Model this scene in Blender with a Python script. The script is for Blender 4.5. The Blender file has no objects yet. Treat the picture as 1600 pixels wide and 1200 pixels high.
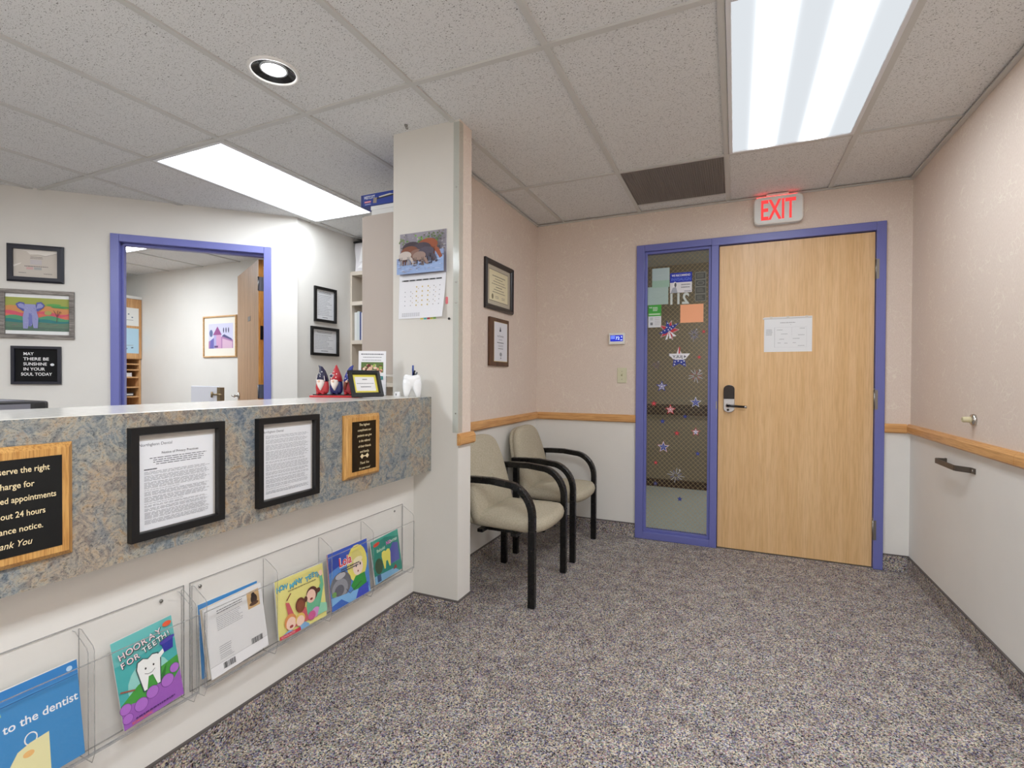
import bpy, bmesh, math, random
from mathutils import Vector, Matrix
random.seed(11)
SC = bpy.context.scene
C = SC.collection
PI = math.pi
BACK, RIGHT, LEFT, A45 = 0.0, -PI/2, PI/2, PI/4

# ------------------------------------------------------------------ materials
def lin(c):
    return tuple(((v/255.0)/12.92 if v/255.0 <= 0.04045 else ((v/255.0+0.055)/1.055)**2.4) for v in c)
MATS = {}
class NT:
    def __init__(s, name):
        s.m = bpy.data.materials.new(name); s.m.use_nodes = True
        s.t = s.m.node_tree; s.t.nodes.clear()
        s.out = s.n('ShaderNodeOutputMaterial')
    def n(s, typ, **kw):
        nd = s.t.nodes.new(typ)
        for k, v in kw.items():
            if k in nd.inputs: nd.inputs[k].default_value = v
            else: setattr(nd, k, v)
        return nd
    def l(s, a, b): s.t.links.new(a, b)
    def coord(s, scale=(1, 1, 1), rot=(0, 0, 0)):
        tc = s.n('ShaderNodeTexCoord'); mp = s.n('ShaderNodeMapping')
        mp.inputs['Scale'].default_value = scale; mp.inputs['Rotation'].default_value = rot
        s.l(tc.outputs['Object'], mp.inputs['Vector']); return mp.outputs['Vector']
    def ramp(s, fac, stops, interp='LINEAR'):
        r = s.n('ShaderNodeValToRGB'); r.color_ramp.interpolation = interp
        e = r.color_ramp.elements
        while len(e) < len(stops): e.new(0.5)
        for i, (p, c) in enumerate(stops):
            e[i].position = p; e[i].color = (*lin(c), 1)
        s.l(fac, r.inputs['Fac']); return r.outputs['Color']
    def mix(s, fac, a, b, blend='MIX'):
        m = s.n('ShaderNodeMix', data_type='RGBA', blend_type=blend)
        for sock, v in ((m.inputs[0], fac), (m.inputs[6], a), (m.inputs[7], b)):
            if hasattr(v, 'is_linked'): s.l(v, sock)
            elif isinstance(v, tuple): sock.default_value = (*lin(v), 1)
            else: sock.default_value = v
        return m.outputs[2]
    def noise(s, vec, scale, detail=3, rough=.55, dist=0):
        n = s.n('ShaderNodeTexNoise', Scale=scale, Detail=detail, Roughness=rough, Distortion=dist)
        s.l(vec, n.inputs['Vector']); return n.outputs['Fac']
    def voro(s, vec, scale, feature='F1', out='Distance', rnd=1.0):
        n = s.n('ShaderNodeTexVoronoi', feature=feature, Scale=scale, Randomness=rnd)
        s.l(vec, n.inputs['Vector']); return n.outputs[out]
    def bsdf(s, color, rough=.6, metal=0, bump=None, bs=.3, bd=.002, spec=.5, coat=0):
        b = s.n('ShaderNodeBsdfPrincipled', Roughness=rough, Metallic=metal)
        b.inputs['Specular IOR Level'].default_value = spec
        b.inputs['Coat Weight'].default_value = coat
        if hasattr(color, 'is_linked'): s.l(color, b.inputs['Base Color'])
        else: b.inputs['Base Color'].default_value = (*lin(color), 1)
        if bump is not None:
            bp = s.n('ShaderNodeBump', Strength=bs, Distance=bd)
            s.l(bump, bp.inputs['Height']); s.l(bp.outputs['Normal'], b.inputs['Normal'])
        s.l(b.outputs['BSDF'], s.out.inputs['Surface']); return b

def P(c, rough=.6, metal=0.0, coat=0.0):
    """a plain surface with a whisper of noise in its roughness"""
    key = (tuple(c), rough, metal, coat)
    if key not in MATS:
        t = NT('finish_%d_%d_%d' % tuple(c)); b = t.bsdf(c, rough, metal, coat=coat)
        f = t.noise(t.coord(), 60)
        mr = t.n('ShaderNodeMapRange'); mr.inputs['To Min'].default_value = max(.02, rough-.04); mr.inputs['To Max'].default_value = rough+.04
        t.l(f, mr.inputs['Value']); t.l(mr.outputs['Result'], b.inputs['Roughness'])
        MATS[key] = t.m
    return MATS[key]
def EM(c, s):
    key = ('e', tuple(c), s)
    if key not in MATS:
        t = NT('glow_%d_%d_%d' % tuple(c)); e = t.n('ShaderNodeEmission', Strength=s)
        e.inputs['Color'].default_value = (*lin(c), 1); t.l(e.outputs[0], t.out.inputs['Surface'])
        MATS[key] = t.m
    return MATS[key]

def m_carpet(name, base=1.0):
    t = NT(name); v = t.coord()
    col = t.n('ShaderNodeTexVoronoi', feature='F1', Scale=240.0); t.l(v, col.inputs['Vector'])
    sep = t.n('ShaderNodeSeparateColor'); t.l(col.outputs['Color'], sep.inputs['Color'])
    c = t.ramp(sep.outputs['Red'], [(0, (60, 54, 58)), (.10, (122, 120, 154)), (.22, (168, 156, 142)), (.36, (222, 212, 182)), (.52, (142, 134, 128)),
                                    (.64, (196, 198, 206)), (.74, (188, 152, 156)), (.81, (150, 168, 152)), (.89, (234, 228, 214)), (.95, (92, 88, 92))], 'CONSTANT')
    big = t.ramp(t.noise(v, 14, 4), [(.3, (205, 200, 205)), (.7, (255, 255, 255))])
    c = t.mix(1.0, c, big, 'MULTIPLY')
    t.bsdf(c, .95, bump=col.outputs['Distance'], bs=.6, bd=.004, spec=.1); return t.m
def m_tile():
    t = NT('ceiling_tile'); v = t.coord()
    n1 = t.noise(t.coord((1, 1.9, 1)), 165, 3, .6, .7)
    pits = t.ramp(n1, [(.352, (66, 64, 62)), (.397, (234, 235, 236))])
    tone = t.ramp(t.noise(v, 900, 2), [(.3, (238, 238, 236)), (.7, (255, 255, 255))])
    t.bsdf(t.mix(1.0, pits, tone, 'MULTIPLY'), .95, bump=n1, bs=.25, bd=.003, spec=.1); return t.m
def m_wallpaper():
    t = NT('wallpaper'); v = t.coord()
    wob = t.n('ShaderNodeTexNoise', Scale=7.0, Detail=2.0); t.l(v, wob.inputs['Vector'])
    mx = t.n('ShaderNodeMix', data_type='RGBA', blend_type='LINEAR_LIGHT'); mx.inputs[0].default_value = .16
    t.l(v, mx.inputs[6]); t.l(wob.outputs['Color'], mx.inputs[7])
    d = t.voro(mx.outputs[2], 17, 'DISTANCE_TO_EDGE')
    line = t.ramp(d, [(.0, (255, 255, 255)), (.05, (0, 0, 0))])
    gate = t.ramp(t.noise(v, 9, 2), [(.47, (0, 0, 0)), (.60, (255, 255, 255))])
    f = t.mix(1.0, line, gate, 'MULTIPLY')
    fine = t.ramp(t.noise(t.coord((1, 1, .35)), 240, 3), [(.3, (220, 205, 192)), (.7, (231, 217, 206))])
    t.bsdf(t.mix(f, fine, (236, 226, 212)), .8, bump=t.noise(v, 300, 2), bs=.15, bd=.001, spec=.25); return t.m
def m_paint(name, c, spec=.3):
    t = NT(name); v = t.coord()
    a = t.ramp(t.noise(v, 3, 3), [(.3, tuple(int(x*.985) for x in c)), (.7, c)])
    t.bsdf(a, .6, bump=t.noise(v, 260, 3), bs=.08, bd=.001, spec=spec); return t.m
def m_slate():
    t = NT('slate_laminate'); v = t.coord()
    big = t.noise(v, 5.5, 4, .6, .8)
    c = t.ramp(big, [(.30, (104, 122, 146)), (.42, (138, 150, 158)), (.50, (160, 162, 156)), (.58, (176, 152, 126)), (.64, (152, 148, 144)), (.74, (116, 132, 152))])
    c2 = t.ramp(t.noise(t.coord((1, 1, 1), (.6, .5, .3)), 26, 6, .7, 1.6), [(.34, (62, 76, 98)), (.45, (128, 140, 150)), (.55, (192, 188, 176)), (.66, (184, 152, 112)), (.75, (122, 136, 150))])
    c = t.mix(.52, c, c2)
    vein = t.ramp(t.noise(t.coord((1, 1.2, 1.6), (.8, 0, 0)), 70, 6, .75, 2.2), [(.36, (96, 100, 108)), (.5, (240, 236, 230)), (.68, (246, 236, 222))])
    c = t.mix(.8, c, vein, 'MULTIPLY')
    t.bsdf(c, .42, bump=t.noise(v, 60, 5, .7, 1.5), bs=.12, bd=.002, spec=.4); return t.m
def m_wood(name, c0, c1, axis='z', scale=26, rough=.42, fine=.5, rays=True):
    t = NT(name)
    s = {'z': (1, 1, .045), 'x': (.045, 1, 1), 'y': (1, .045, 1)}[axis]
    v = t.coord(s)
    a = t.noise(v, scale, 5, .62, .35)
    b = t.noise(v, scale*7, 3, .6)
    mid = tuple((p+q)//2 for p, q in zip(c0, c1))
    c = t.ramp(a, [(.32, c0), (.5, mid), (.68, c1)])
    d = t.ramp(b, [(.36, tuple(int(x*.84) for x in c0)), (.56, (255, 255, 255))])
    t.bsdf(t.mix(fine, c, d, 'MULTIPLY'), rough, bump=b, bs=.06, bd=.001, spec=.4); return t.m
def m_fabric():
    t = NT('chair_fabric'); v = t.coord()
    w = t.voro(v, 420, 'F1')
    c = t.ramp(w, [(.1, (205, 198, 177)), (.6, (172, 164, 144))])
    c = t.mix(.35, c, t.ramp(t.noise(v, 130, 2), [(.3, (164, 156, 136)), (.7, (214, 206, 187))]))
    t.bsdf(c, .92, bump=w, bs=.4, bd=.001, spec=.15); return t.m
def m_clear(name, tint=(250, 252, 252), edge=0.0, ior=1.45, rough=.03):
    t = NT(name)
    tr = t.n('ShaderNodeBsdfTransparent'); tr.inputs['Color'].default_value = (*lin(tint), 1)
    gl = t.n('ShaderNodeBsdfGlossy', Roughness=rough)
    fr = t.n('ShaderNodeFresnel', IOR=ior); mx = t.n('ShaderNodeMixShader')
    ge = t.n('ShaderNodeNewGeometry'); ff = t.n('ShaderNodeMath', operation='SUBTRACT'); ff.inputs[0].default_value = 1.0; t.l(ge.outputs['Backfacing'], ff.inputs[1])
    fm = t.n('ShaderNodeMath', operation='MULTIPLY'); t.l(fr.outputs[0], fm.inputs[0]); t.l(ff.outputs[0], fm.inputs[1])   # reflect on the outer faces only
    t.l(fm.outputs[0], mx.inputs[0]); t.l(tr.outputs[0], mx.inputs[1]); t.l(gl.outputs[0], mx.inputs[2])
    o = mx.outputs[0]
    if edge:
        df = t.n('ShaderNodeBsdfDiffuse'); df.inputs['Color'].default_value = (*lin((176, 176, 176)), 1)
        m2 = t.n('ShaderNodeMixShader'); m2.inputs[0].default_value = edge
        t.l(o, m2.inputs[1]); t.l(df.outputs[0], m2.inputs[2]); o = m2.outputs[0]
    t.l(o, t.out.inputs['Surface']); return t.m
def m_diffuser(name, x0, pitch, lo, hi, sig, ks=(-1, 0, 1)):
    """prismatic lens lit by long tubes: emission is strongest along each tube (object-space X)"""
    t = NT(name); tc = t.n('ShaderNodeTexCoord'); sp = t.n('ShaderNodeSeparateXYZ'); t.l(tc.outputs['Object'], sp.inputs[0])
    acc = None
    for k in ks:
        a = t.n('ShaderNodeMath', operation='SUBTRACT'); t.l(sp.outputs['X'], a.inputs[0]); a.inputs[1].default_value = x0+k*pitch
        b = t.n('ShaderNodeMath', operation='MULTIPLY'); t.l(a.outputs[0], b.inputs[0]); t.l(a.outputs[0], b.inputs[1])
        c = t.n('ShaderNodeMath', operation='MULTIPLY'); t.l(b.outputs[0], c.inputs[0]); c.inputs[1].default_value = -1/(2*sig*sig)
        d = t.n('ShaderNodeMath', operation='EXPONENT'); t.l(c.outputs[0], d.inputs[0])
        if acc is None: acc = d.outputs[0]
        else:
            e = t.n('ShaderNodeMath', operation='ADD'); t.l(acc, e.inputs[0]); t.l(d.outputs[0], e.inputs[1]); acc = e.outputs[0]
    f = t.n('ShaderNodeMath', operation='MULTIPLY_ADD'); t.l(acc, f.inputs[0]); f.inputs[1].default_value = hi-lo; f.inputs[2].default_value = lo
    e = t.n('ShaderNodeEmission'); e.inputs['Color'].default_value = (.90, .95, 1, 1)
    t.l(f.outputs[0], e.inputs['Strength']); t.l(e.outputs[0], t.out.inputs['Surface']); return t.m

EXPO = 0.85
CARPET = m_carpet('carpet'); TILE = m_tile(); PAPERW = m_wallpaper()
WHITEP = m_paint('wainscot_paint', (232, 230, 225)); OFFICEP = m_paint('office_paint', (226, 224, 219)); PILLARP = m_paint('pillar_paint', (218, 216, 210))
HALLP = m_paint('hall_paint', (160, 145, 126)); HALLW = m_wood('hall_wood', (58, 34, 22), (84, 50, 32), 'x')
SLATE = m_slate(); LAMTOP = P((222, 220, 214), .16)
GRIDM = P((203, 203, 200), .5); BLUE = P((110, 115, 182), .38); DARKBLUE = P((62, 66, 120), .4)
DOORW = m_wood('door_oak_veneer', (222, 182, 130), (232, 196, 148), 'z', 20, .33, .22)
DOORW2 = m_wood('office_door_veneer', (176, 140, 106), (200, 164, 128), 'z', 18, .4, .4)
EDGEW = m_wood('door_edge_wood', (190, 120, 40), (226, 164, 78), 'z', 40, .5, .5)
RAILW = m_wood('rail_oak', (206, 152, 92), (226, 178, 120), 'x', 30, .35, .35)
RAILWY = m_wood('rail_oak_along', (206, 152, 92), (226, 178, 120), 'y', 30, .35, .35)
PLAQUEW = m_wood('plaque_oak', (196, 144, 78), (218, 172, 104), 'z', 44, .35, .5)
CABW = m_wood('cabinet_maple', (196, 148, 98), (216, 172, 122), 'z', 22, .45, .4)
GREYW = m_wood('grey_barnwood', (120, 114, 110), (166, 160, 154), 'x', 50, .7, .7)
FABRIC = m_fabric(); BLACKW = P((10, 10, 11), .28); BLACKF = P((11, 11, 13), .42); NAVYF = P((26, 28, 42), .45)
CHROME = P((200, 198, 194), .2, 1.0); STEEL = P((150, 148, 144), .35, 1.0); PAPER = P((236, 238, 242), .8); WHITE = P((240, 240, 240), .5)
ACRYL = m_clear('clear_acrylic', (254, 254, 254)); ACEDGE = m_clear('acrylic_edge', (240, 241, 242), .34); GLASS = m_clear('window_glass', (226, 230, 226), 0, 1.5, .01)
GUARD = m_clear('clear_guard', (251, 253, 252), .10, 1.4, .12)
BEIGE = P((186, 175, 166), .5)

# ------------------------------------------------------------------ mesh builder
class MB:
    def __init__(s, default=None):
        s.bm = bmesh.new(); s.mats = []; s.d = default
    def _m(s, faces, m):
        m = m or s.d
        if m not in s.mats: s.mats.append(m)
        i = s.mats.index(m)
        for f in faces: f.material_index = i
    def box(s, x0, x1, y0, y1, z0, z1, m=None, bevel=0, seg=2):
        v = [s.bm.verts.new((x, y, z)) for x in (x0, x1) for y in (y0, y1) for z in (z0, z1)]
        F = [s.bm.faces.new([v[i] for i in q]) for q in ((0, 1, 3, 2), (4, 6, 7, 5), (0, 4, 5, 1), (2, 3, 7, 6), (0, 2, 6, 4), (1, 5, 7, 3))]
        s._m(F, m)
        if bevel:
            E = list({e for f in F for e in f.edges})
            r = bmesh.ops.bevel(s.bm, geom=E, offset=bevel, segments=seg, affect='EDGES', profile=.5)
            s._m(r['faces'], m)
        return s
    def poly(s, pts, m=None):
        f = s.bm.faces.new([s.bm.verts.new(p) for p in pts]); s._m([f], m); return s
    def loops(s, rings, m=None, close=True, cap0=True, cap1=True, smooth=False):
        R = [[s.bm.verts.new(p) for p in r] for r in rings]; F = []
        n = len(R[0])
        for a, b in zip(R, R[1:]):
            for i in range(n if close else n-1):
                j = (i+1) % n; F.append(s.bm.faces.new((a[i], a[j], b[j], b[i])))
        if cap0 and close: F.append(s.bm.faces.new(R[0][::-1]))
        if cap1 and close: F.append(s.bm.faces.new(R[-1]))
        s._m(F, m)
        for f in F: f.smooth = smooth
        return s
    def prism(s, pts, a0, a1, axis='y', m=None):
        k = {'y': lambda p, a: (p[0], a, p[1]), 'z': lambda p, a: (p[0], p[1], a), 'x': lambda p, a: (a, p[0], p[1])}[axis]
        return s.loops([[k(p, a0) for p in pts], [k(p, a1) for p in pts]], m)
    def tube(s, path, r, m=None, seg=10, smooth=True):
        path = [Vector(p) for p in path]; rings = []; up = None
        for i, p in enumerate(path):
            t = (path[min(i+1, len(path)-1)]-path[max(i-1, 0)]).normalized()
            if up is None: up = t.orthogonal().normalized()
            up = (up-t*up.dot(t)).normalized(); w = t.cross(up)
            rr = r[i] if isinstance(r, (list, tuple)) else r
            rings.append([p+(up*math.cos(2*PI*k/seg)+w*math.sin(2*PI*k/seg))*rr for k in range(seg)])
        return s.loops(rings, m, smooth=smooth)
    def lathe(s, prof, c=(0, 0, 0), axis='z', m=None, seg=32, cap0=True, cap1=True, smooth=True):
        rings = []
        for r, h in prof:
            ring = []
            for k in range(seg):
                a = 2*PI*k/seg; u, w = r*math.cos(a), r*math.sin(a)
                ring.append({'z': (c[0]+u, c[1]+w, c[2]+h), 'y': (c[0]+u, c[1]+h, c[2]+w), 'x': (c[0]+h, c[1]+u, c[2]+w)}[axis])
            rings.append(ring)
        return s.loops(rings, m, cap0=cap0, cap1=cap1, smooth=smooth)
    def ring(s, x0, x1, z0, z1, prof, m=None):
        """mitred frame: closed profile of (inset, y)"""
        cs = ((x0, z0, 1, 1), (x1, z0, -1, 1), (x1, z1, -1, -1), (x0, z1, 1, -1))
        R = [[s.bm.verts.new((cx+sx*i, y, cz+sz*i)) for i, y in prof] for cx, cz, sx, sz in cs]
        F = []; n = len(prof)
        for a in range(4):
            A, B = R[a], R[(a+1) % 4]
            for i in range(n): F.append(s.bm.faces.new((A[i], A[(i+1) % n], B[(i+1) % n], B[i])))
        s._m(F, m); return s
    def ribbon(s, path, x0, x1, t, m=None):
        """strip of thickness t following path in (y, z), between x0 and x1"""
        L, Rr = [], []
        for i, p in enumerate(path):
            a = Vector(path[max(i-1, 0)]); b = Vector(path[min(i+1, len(path)-1)]); d = (b-a).normalized(); n = Vector((-d.y, d.x))*t/2
            L.append(Vector(p)+n); Rr.append(Vector(p)-n)
        rings = [[(x0, l.x, l.y), (x1, l.x, l.y), (x1, r.x, r.y), (x0, r.x, r.y)] for l, r in zip(L, Rr)]
        return s.loops(rings, m)
    def pad(s, outline, z0, z1, r, crown=.01, m=None, axis='z'):
        """upholstered pad: rounded rim and a crowned top; outline is a list of (a, b)"""
        n = len(outline); cx = sum(p[0] for p in outline)/n; cy = sum(p[1] for p in outline)/n
        def ins(d, z):
            o = []
            for a, b in outline:
                v = Vector((a-cx, b-cy)); l = v.length
                v = v*(max(l-d, 0)/l); q = (cx+v.x, cy+v.y)
                o.append({'z': (q[0], q[1], z), 'y': (q[0], z, q[1])}[axis])
            return o
        h = z1-z0; rings = [ins(r, z0)]
        for k in range(7):
            a = PI*k/6; rings.append(ins(r*(1-math.sin(a)), z0+h*(1-math.cos(a))/2))
        lmax = max(math.hypot(a-cx, b-cy) for a, b in outline)
        for f in (.3, .55, .8, .96): rings.append(ins(r+(lmax-r)*f, z1+crown*(1-(1-f)**2)))
        return s.loops(rings, m, smooth=True)
    def build(s, name, parent=None, loc=None, rotz=0, rot=None, bevel=0, smooth=False):
        bmesh.ops.recalc_face_normals(s.bm, faces=s.bm.faces[:])
        me = bpy.data.meshes.new(name); s.bm.to_mesh(me); s.bm.free()
        for m in s.mats: me.materials.append(m)
        if smooth:
            for p in me.polygons: p.use_smooth = True
        o = bpy.data.objects.new(name, me); C.objects.link(o)
        if parent: o.parent = parent
        if loc: o.location = loc
        o.rotation_euler = rot if rot else (0, 0, rotz)
        if bevel:
            b = o.modifiers.new('edge', 'BEVEL'); b.width = bevel; b.segments = 2; b.limit_method = 'ANGLE'; b.angle_limit = math.radians(40)
        return o

def tag(o, label, cat=None, group=None, kind=None):
    o['label'] = label
    if cat: o['category'] = cat
    if group: o['group'] = group
    if kind: o['kind'] = kind
    return o
def thing(name, label, cat, loc, rotz=0.0, group=None, rot=None):
    o = bpy.data.objects.new(name, None); o.empty_display_size = .05; C.objects.link(o)
    o.location = loc; o.rotation_euler = rot if rot else (0, 0, rotz)
    return tag(o, label, cat, group)
def struct(mb, name, label, **kw):
    o = mb.build(name, **kw); o['kind'] = 'structure'; o['label'] = label; o['category'] = name.split('_')[0]; return o
def sthing(name, label, loc=(0, 0, 0), rotz=0):
    o = thing(name, label, name.split('_')[0], loc, rotz); o['kind'] = 'structure'; return o

TXT = {}
def text_mesh(s, bold=0, shear=0, spacing=1.0):
    key = (s, bold, shear, spacing)
    if key not in TXT:
        cu = bpy.data.curves.new('lettering', 'FONT'); cu.body = s; cu.size = 1; cu.offset = bold; cu.shear = shear
        cu.space_character = spacing; cu.fill_mode = 'FRONT'; cu.resolution_u = 3
        ob = bpy.data.objects.new('lettering', cu)
        me = bpy.data.meshes.new_from_object(ob); bpy.data.objects.remove(ob); bpy.data.curves.remove(cu)
        V = [v.co.copy() for v in me.vertices]; Fs = [list(p.vertices) for p in me.polygons]; bpy.data.meshes.remove(me)
        xs = [v.x for v in V]; ys = [v.y for v in V]
        TXT[key] = (V, Fs, min(xs), max(xs), min(ys), max(ys))
    return TXT[key]
class Art(MB):
    """flat printing on a vertical sheet that faces local -Y; every call lies a hair in front of the last"""
    def __init__(s, y=0.0, step=.00012):
        super().__init__(); s.y = y; s.step = step
    def _up(s): s.y -= s.step
    def rect(s, u0, v0, u1, v1, c):
        s._up(); m = c if not isinstance(c, tuple) else P(c, .55)
        return s.poly([(u0, s.y, v0), (u1, s.y, v0), (u1, s.y, v1), (u0, s.y, v1)], m)
    def shape(s, pts, c, sc=(1, 1), off=(0, 0), rot=0):
        s._up(); m = c if not isinstance(c, tuple) else P(c, .55); ca, sa = math.cos(rot), math.sin(rot); o = []
        for a, b in pts:
            a *= sc[0]; b *= sc[1]; o.append((off[0]+a*ca-b*sa, s.y, off[1]+a*sa+b*ca))
        return s.poly(o, m)
    def ell(s, u, v, ru, rv, c, rot=0, n=18):
        return s.shape([(ru*math.cos(2*PI*k/n), rv*math.sin(2*PI*k/n)) for k in range(n)], c, off=(u, v), rot=rot)
    def line(s, pts, w, c):
        s._up(); m = c if not isinstance(c, tuple) else P(c, .55)
        for (a, b), (p, q) in zip(pts, pts[1:]):
            d = Vector((p-a, q-b)); L = d.length
            if L < 1e-6: continue
            n = Vector((-d.y, d.x))/L*w/2
            s.poly([(a-n.x, s.y, b-n.y), (p-n.x, s.y, q-n.y), (p+n.x, s.y, q+n.y), (a+n.x, s.y, b+n.y)], m)
        return s
    def text(s, t, u, v, h=None, w=None, c=(20, 20, 20), align='c', bold=0, shear=0, rot=0, spacing=1.0, em=None, mirror=False):
        if not t.strip(): return s
        s._up(); V, Fs, x0, x1, y0, y1 = text_mesh(t, bold, shear, spacing)
        k = (h/.70) if h else w/(x1-x0)
        kx = k if w is None else w/(x1-x0)
        ax = {'c': (x0+x1)/2, 'l': x0, 'r': x1}[align]; ca, sa = math.cos(rot), math.sin(rot); mm = em or P(c, .6)
        vs = []
        for p in V:
            a, b = (p.x-ax)*kx, p.y*k
            if mirror: a = -a
            vs.append(s.bm.verts.new((u+a*ca-b*sa, s.y, v+a*sa+b*ca)))
        fs = []
        for f in Fs:
            try: fs.append(s.bm.faces.new([vs[i] for i in f]))
            except ValueError: pass
        s._m(fs, mm); return s
    def rows(s, u0, u1, v0, v1, n, c=(120, 122, 126), hh=.3, ragged=.15, align='l', gap=True):
        """n rows of small print too fine to read"""
        s._up(); m = P(c, .7); p = (v1-v0)/n
        for i in range(n):
            z = v1-(i+.5)*p; e = u1-(u1-u0)*random.random()*ragged; a = u0
            if align == 'c': d = (u1-e)/2; a = u0+d; e = u1-d
            x = a
            while x < e-1e-4:
                L = min((u1-u0)*random.uniform(.03, .11), e-x)
                s.poly([(x, s.y, z-p*hh/2), (x+L, s.y, z-p*hh/2), (x+L, s.y, z+p*hh/2), (x, s.y, z+p*hh/2)], m)
                x += L+(u1-u0)*.014 if gap else L
        return s
    def star(s, u, v, r, c, rot=0, inner=.42):
        return s.shape([(r*(1 if k % 2 == 0 else inner)*math.sin(PI*k/5), r*(1 if k % 2 == 0 else inner)*math.cos(PI*k/5)) for k in range(10)], c, off=(u, v), rot=rot)

# ------------------------------------------------------------------ camera
cam = bpy.data.cameras.new('camera'); co = bpy.data.objects.new('camera', cam); C.objects.link(co); SC.camera = co
cam.sensor_fit = 'HORIZONTAL'; cam.sensor_width = 36; cam.lens = 36*780.2475/1600; cam.clip_start = .02
yaw, pit, rol = math.radians(24.0612), math.radians(-.5878), math.radians(.2881)
fwd = Vector((-math.sin(yaw)*math.cos(pit), math.cos(yaw)*math.cos(pit), math.sin(pit)))
rgt = Vector((math.cos(yaw), math.sin(yaw), 0)); up = rgt.cross(fwd)
r2 = rgt*math.cos(rol)+up*math.sin(rol); u2 = -rgt*math.sin(rol)+up*math.cos(rol)
M = Matrix((r2, u2, -fwd)).transposed().to_4x4(); M.translation = Vector((0, 0, 1.19)); co.matrix_world = M

# ------------------------------------------------------------------ the room shell
H = 2.44; XR = .992; YB = 3.82; XC = -1.486; RZ0, RZ1 = .865, .922; YR = -1.2
def banded(mb, x0, x1, y0, y1, z0=0, z1=2.46):
    for a, b, m in ((0, .895, WHITEP), (.895, 2.46, PAPERW)):
        lo, hi = max(a, z0), min(b, z1)
        if hi > lo: mb.box(x0, x1, y0, y1, lo, hi, m)
    return mb
fl = MB(CARPET); fl.box(-7.4, 1.1, YR-.1, 3.88, -.06, 0); struct(fl, 'floor', 'speckled grey loop carpet floor')
hf = MB(P((206, 208, 204), .5)); hf.box(-3.2, 2.2, 3.88, 5.86, -.06, 0); struct(hf, 'floor_hall', 'pale hallway floor seen through the narrow window')
gx = [.5514-.606*k for k in range(-1, 14)]; gy = [1.7735+1.2555*k for k in range(-3, 4)]
CAN = (-1.735, 1.478); CR = .088
ce = MB(TILE); zc = 2.446
def tile(x0, x1, y0, y1):
    if x0 < CAN[0] < x1 and y0 < CAN[1] < y1:
        n = 32; ip = [ce.bm.verts.new((CAN[0]+CR*math.cos(2*PI*k/n), CAN[1]+CR*math.sin(2*PI*k/n), zc)) for k in range(n)]; op = []
        for k in range(n):
            a = 2*PI*k/n; dx, dy = math.cos(a), math.sin(a)
            tx = ((x1-CAN[0]) if dx > 0 else (x0-CAN[0]))/dx if abs(dx) > 1e-6 else 1e9
            ty = ((y1-CAN[1]) if dy > 0 else (y0-CAN[1]))/dy if abs(dy) > 1e-6 else 1e9
            t = min(tx, ty); op.append(ce.bm.verts.new((CAN[0]+dx*t, CAN[1]+dy*t, zc)))
        F = [ce.bm.faces.new((ip[k], ip[(k+1) % n], op[(k+1) % n], op[k])) for k in range(n)]; ce._m(F, TILE)
        for cx, cy in ((x0, y0), (x1, y0), (x1, y1), (x0, y1)):
            q = sorted(op, key=lambda v: (v.co.x-cx)**2+(v.co.y-cy)**2)
            a = min((v for v in op if abs(v.co.x-cx) < 1e-5), key=lambda v: abs(v.co.y-cy), default=None)
            b = min((v for v in op if abs(v.co.y-cy) < 1e-5), key=lambda v: abs(v.co.x-cx), default=None)
            if a and b and a is not b: f = ce.bm.faces.new((a, b, ce.bm.verts.new((cx, cy, zc)))); ce._m([f], TILE)
    else: ce.poly([(x0, y0, zc), (x1, y0, zc), (x1, y1, zc), (x0, y1, zc)])
xs = sorted([x for x in gx if -7.45 < x < XR]+[-7.45, 1.12]); ys = [YR-.1]+[y for y in gy if YR-.1 < y < 3.95]+[3.95]
for a, b in zip(xs, xs[1:]):
    for c, d in zip(ys, ys[1:]): tile(a, b, c, d)
ce.box(-7.6, 1.3, YR-.2, 3.97, 2.60, 2.64, OFFICEP)
ceil = struct(ce, 'ceiling', 'drop ceiling of pitted acoustic tiles')
g = MB(GRIDM)
for x in gx:
    if -7.4 < x < XR: g.box(x-.0125, x+.0125, YR, 3.95, 2.4375, 2.4465)
for y in gy:
    if YR < y < 3.9: g.box(-7.4, XR, y-.0125, y+.0125, 2.437, 2.446)
g.box(-.6606, -.0546, 3.640, 3.664, 2.437, 2.446)
g.build('ceiling_grid', ceil)['kind'] = 'structure'
g = MB(GRIDM)                                       # wall angle under the ceiling edge
g.box(XR-.022, XR, YR, YB, 2.428, 2.437); g.box(XC, XR, YB-.018, YB, 2.431, 2.437); g.box(XC, XC+.018, 2.235, YB, 2.431, 2.437)
g.build('wall_angle', ceil)['kind'] = 'structure'
hc = MB(TILE); hc.box(-3.2, 2.2, 3.95, 5.86, 2.45, 2.5); struct(hc, 'ceiling_hall', 'hallway ceiling seen through the narrow window')

w = MB(); banded(w, XC-.12, -.655, YB, YB+.12); banded(w, .835, XR+.12, YB, YB+.12); banded(w, -.655, .835, YB, YB+.12, 2.165)
w.box(-3.26, XC-.12, YB, YB+.12, 0, 2.46, OFFICEP)
struct(w, 'wall_back', 'entry wall with beige wallpaper over white wainscot')
w = MB(); banded(w, XR, XR+.12, YR, YB); struct(w, 'wall_right', 'side wall with pinkish wallpaper and white lower half')
w = MB(); banded(w, XC-.114, XC, 2.235, YB); struct(w, 'wall_corridor', 'papered wall behind the two chairs')
w = MB(PILLARP); w.box(-1.62, -1.2305, 2.113, 2.235, 0, 2.46); banded(w, -1.2305, -1.228, 2.113, 2.235)
struct(w, 'wall_pillar', 'white wall end standing at the end of the counter')
w = MB(WHITEP); w.box(-1.60, -1.489, YR, 2.113, 0, 1.058); struct(w, 'wall_half', 'white half wall under the reception counter')
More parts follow.
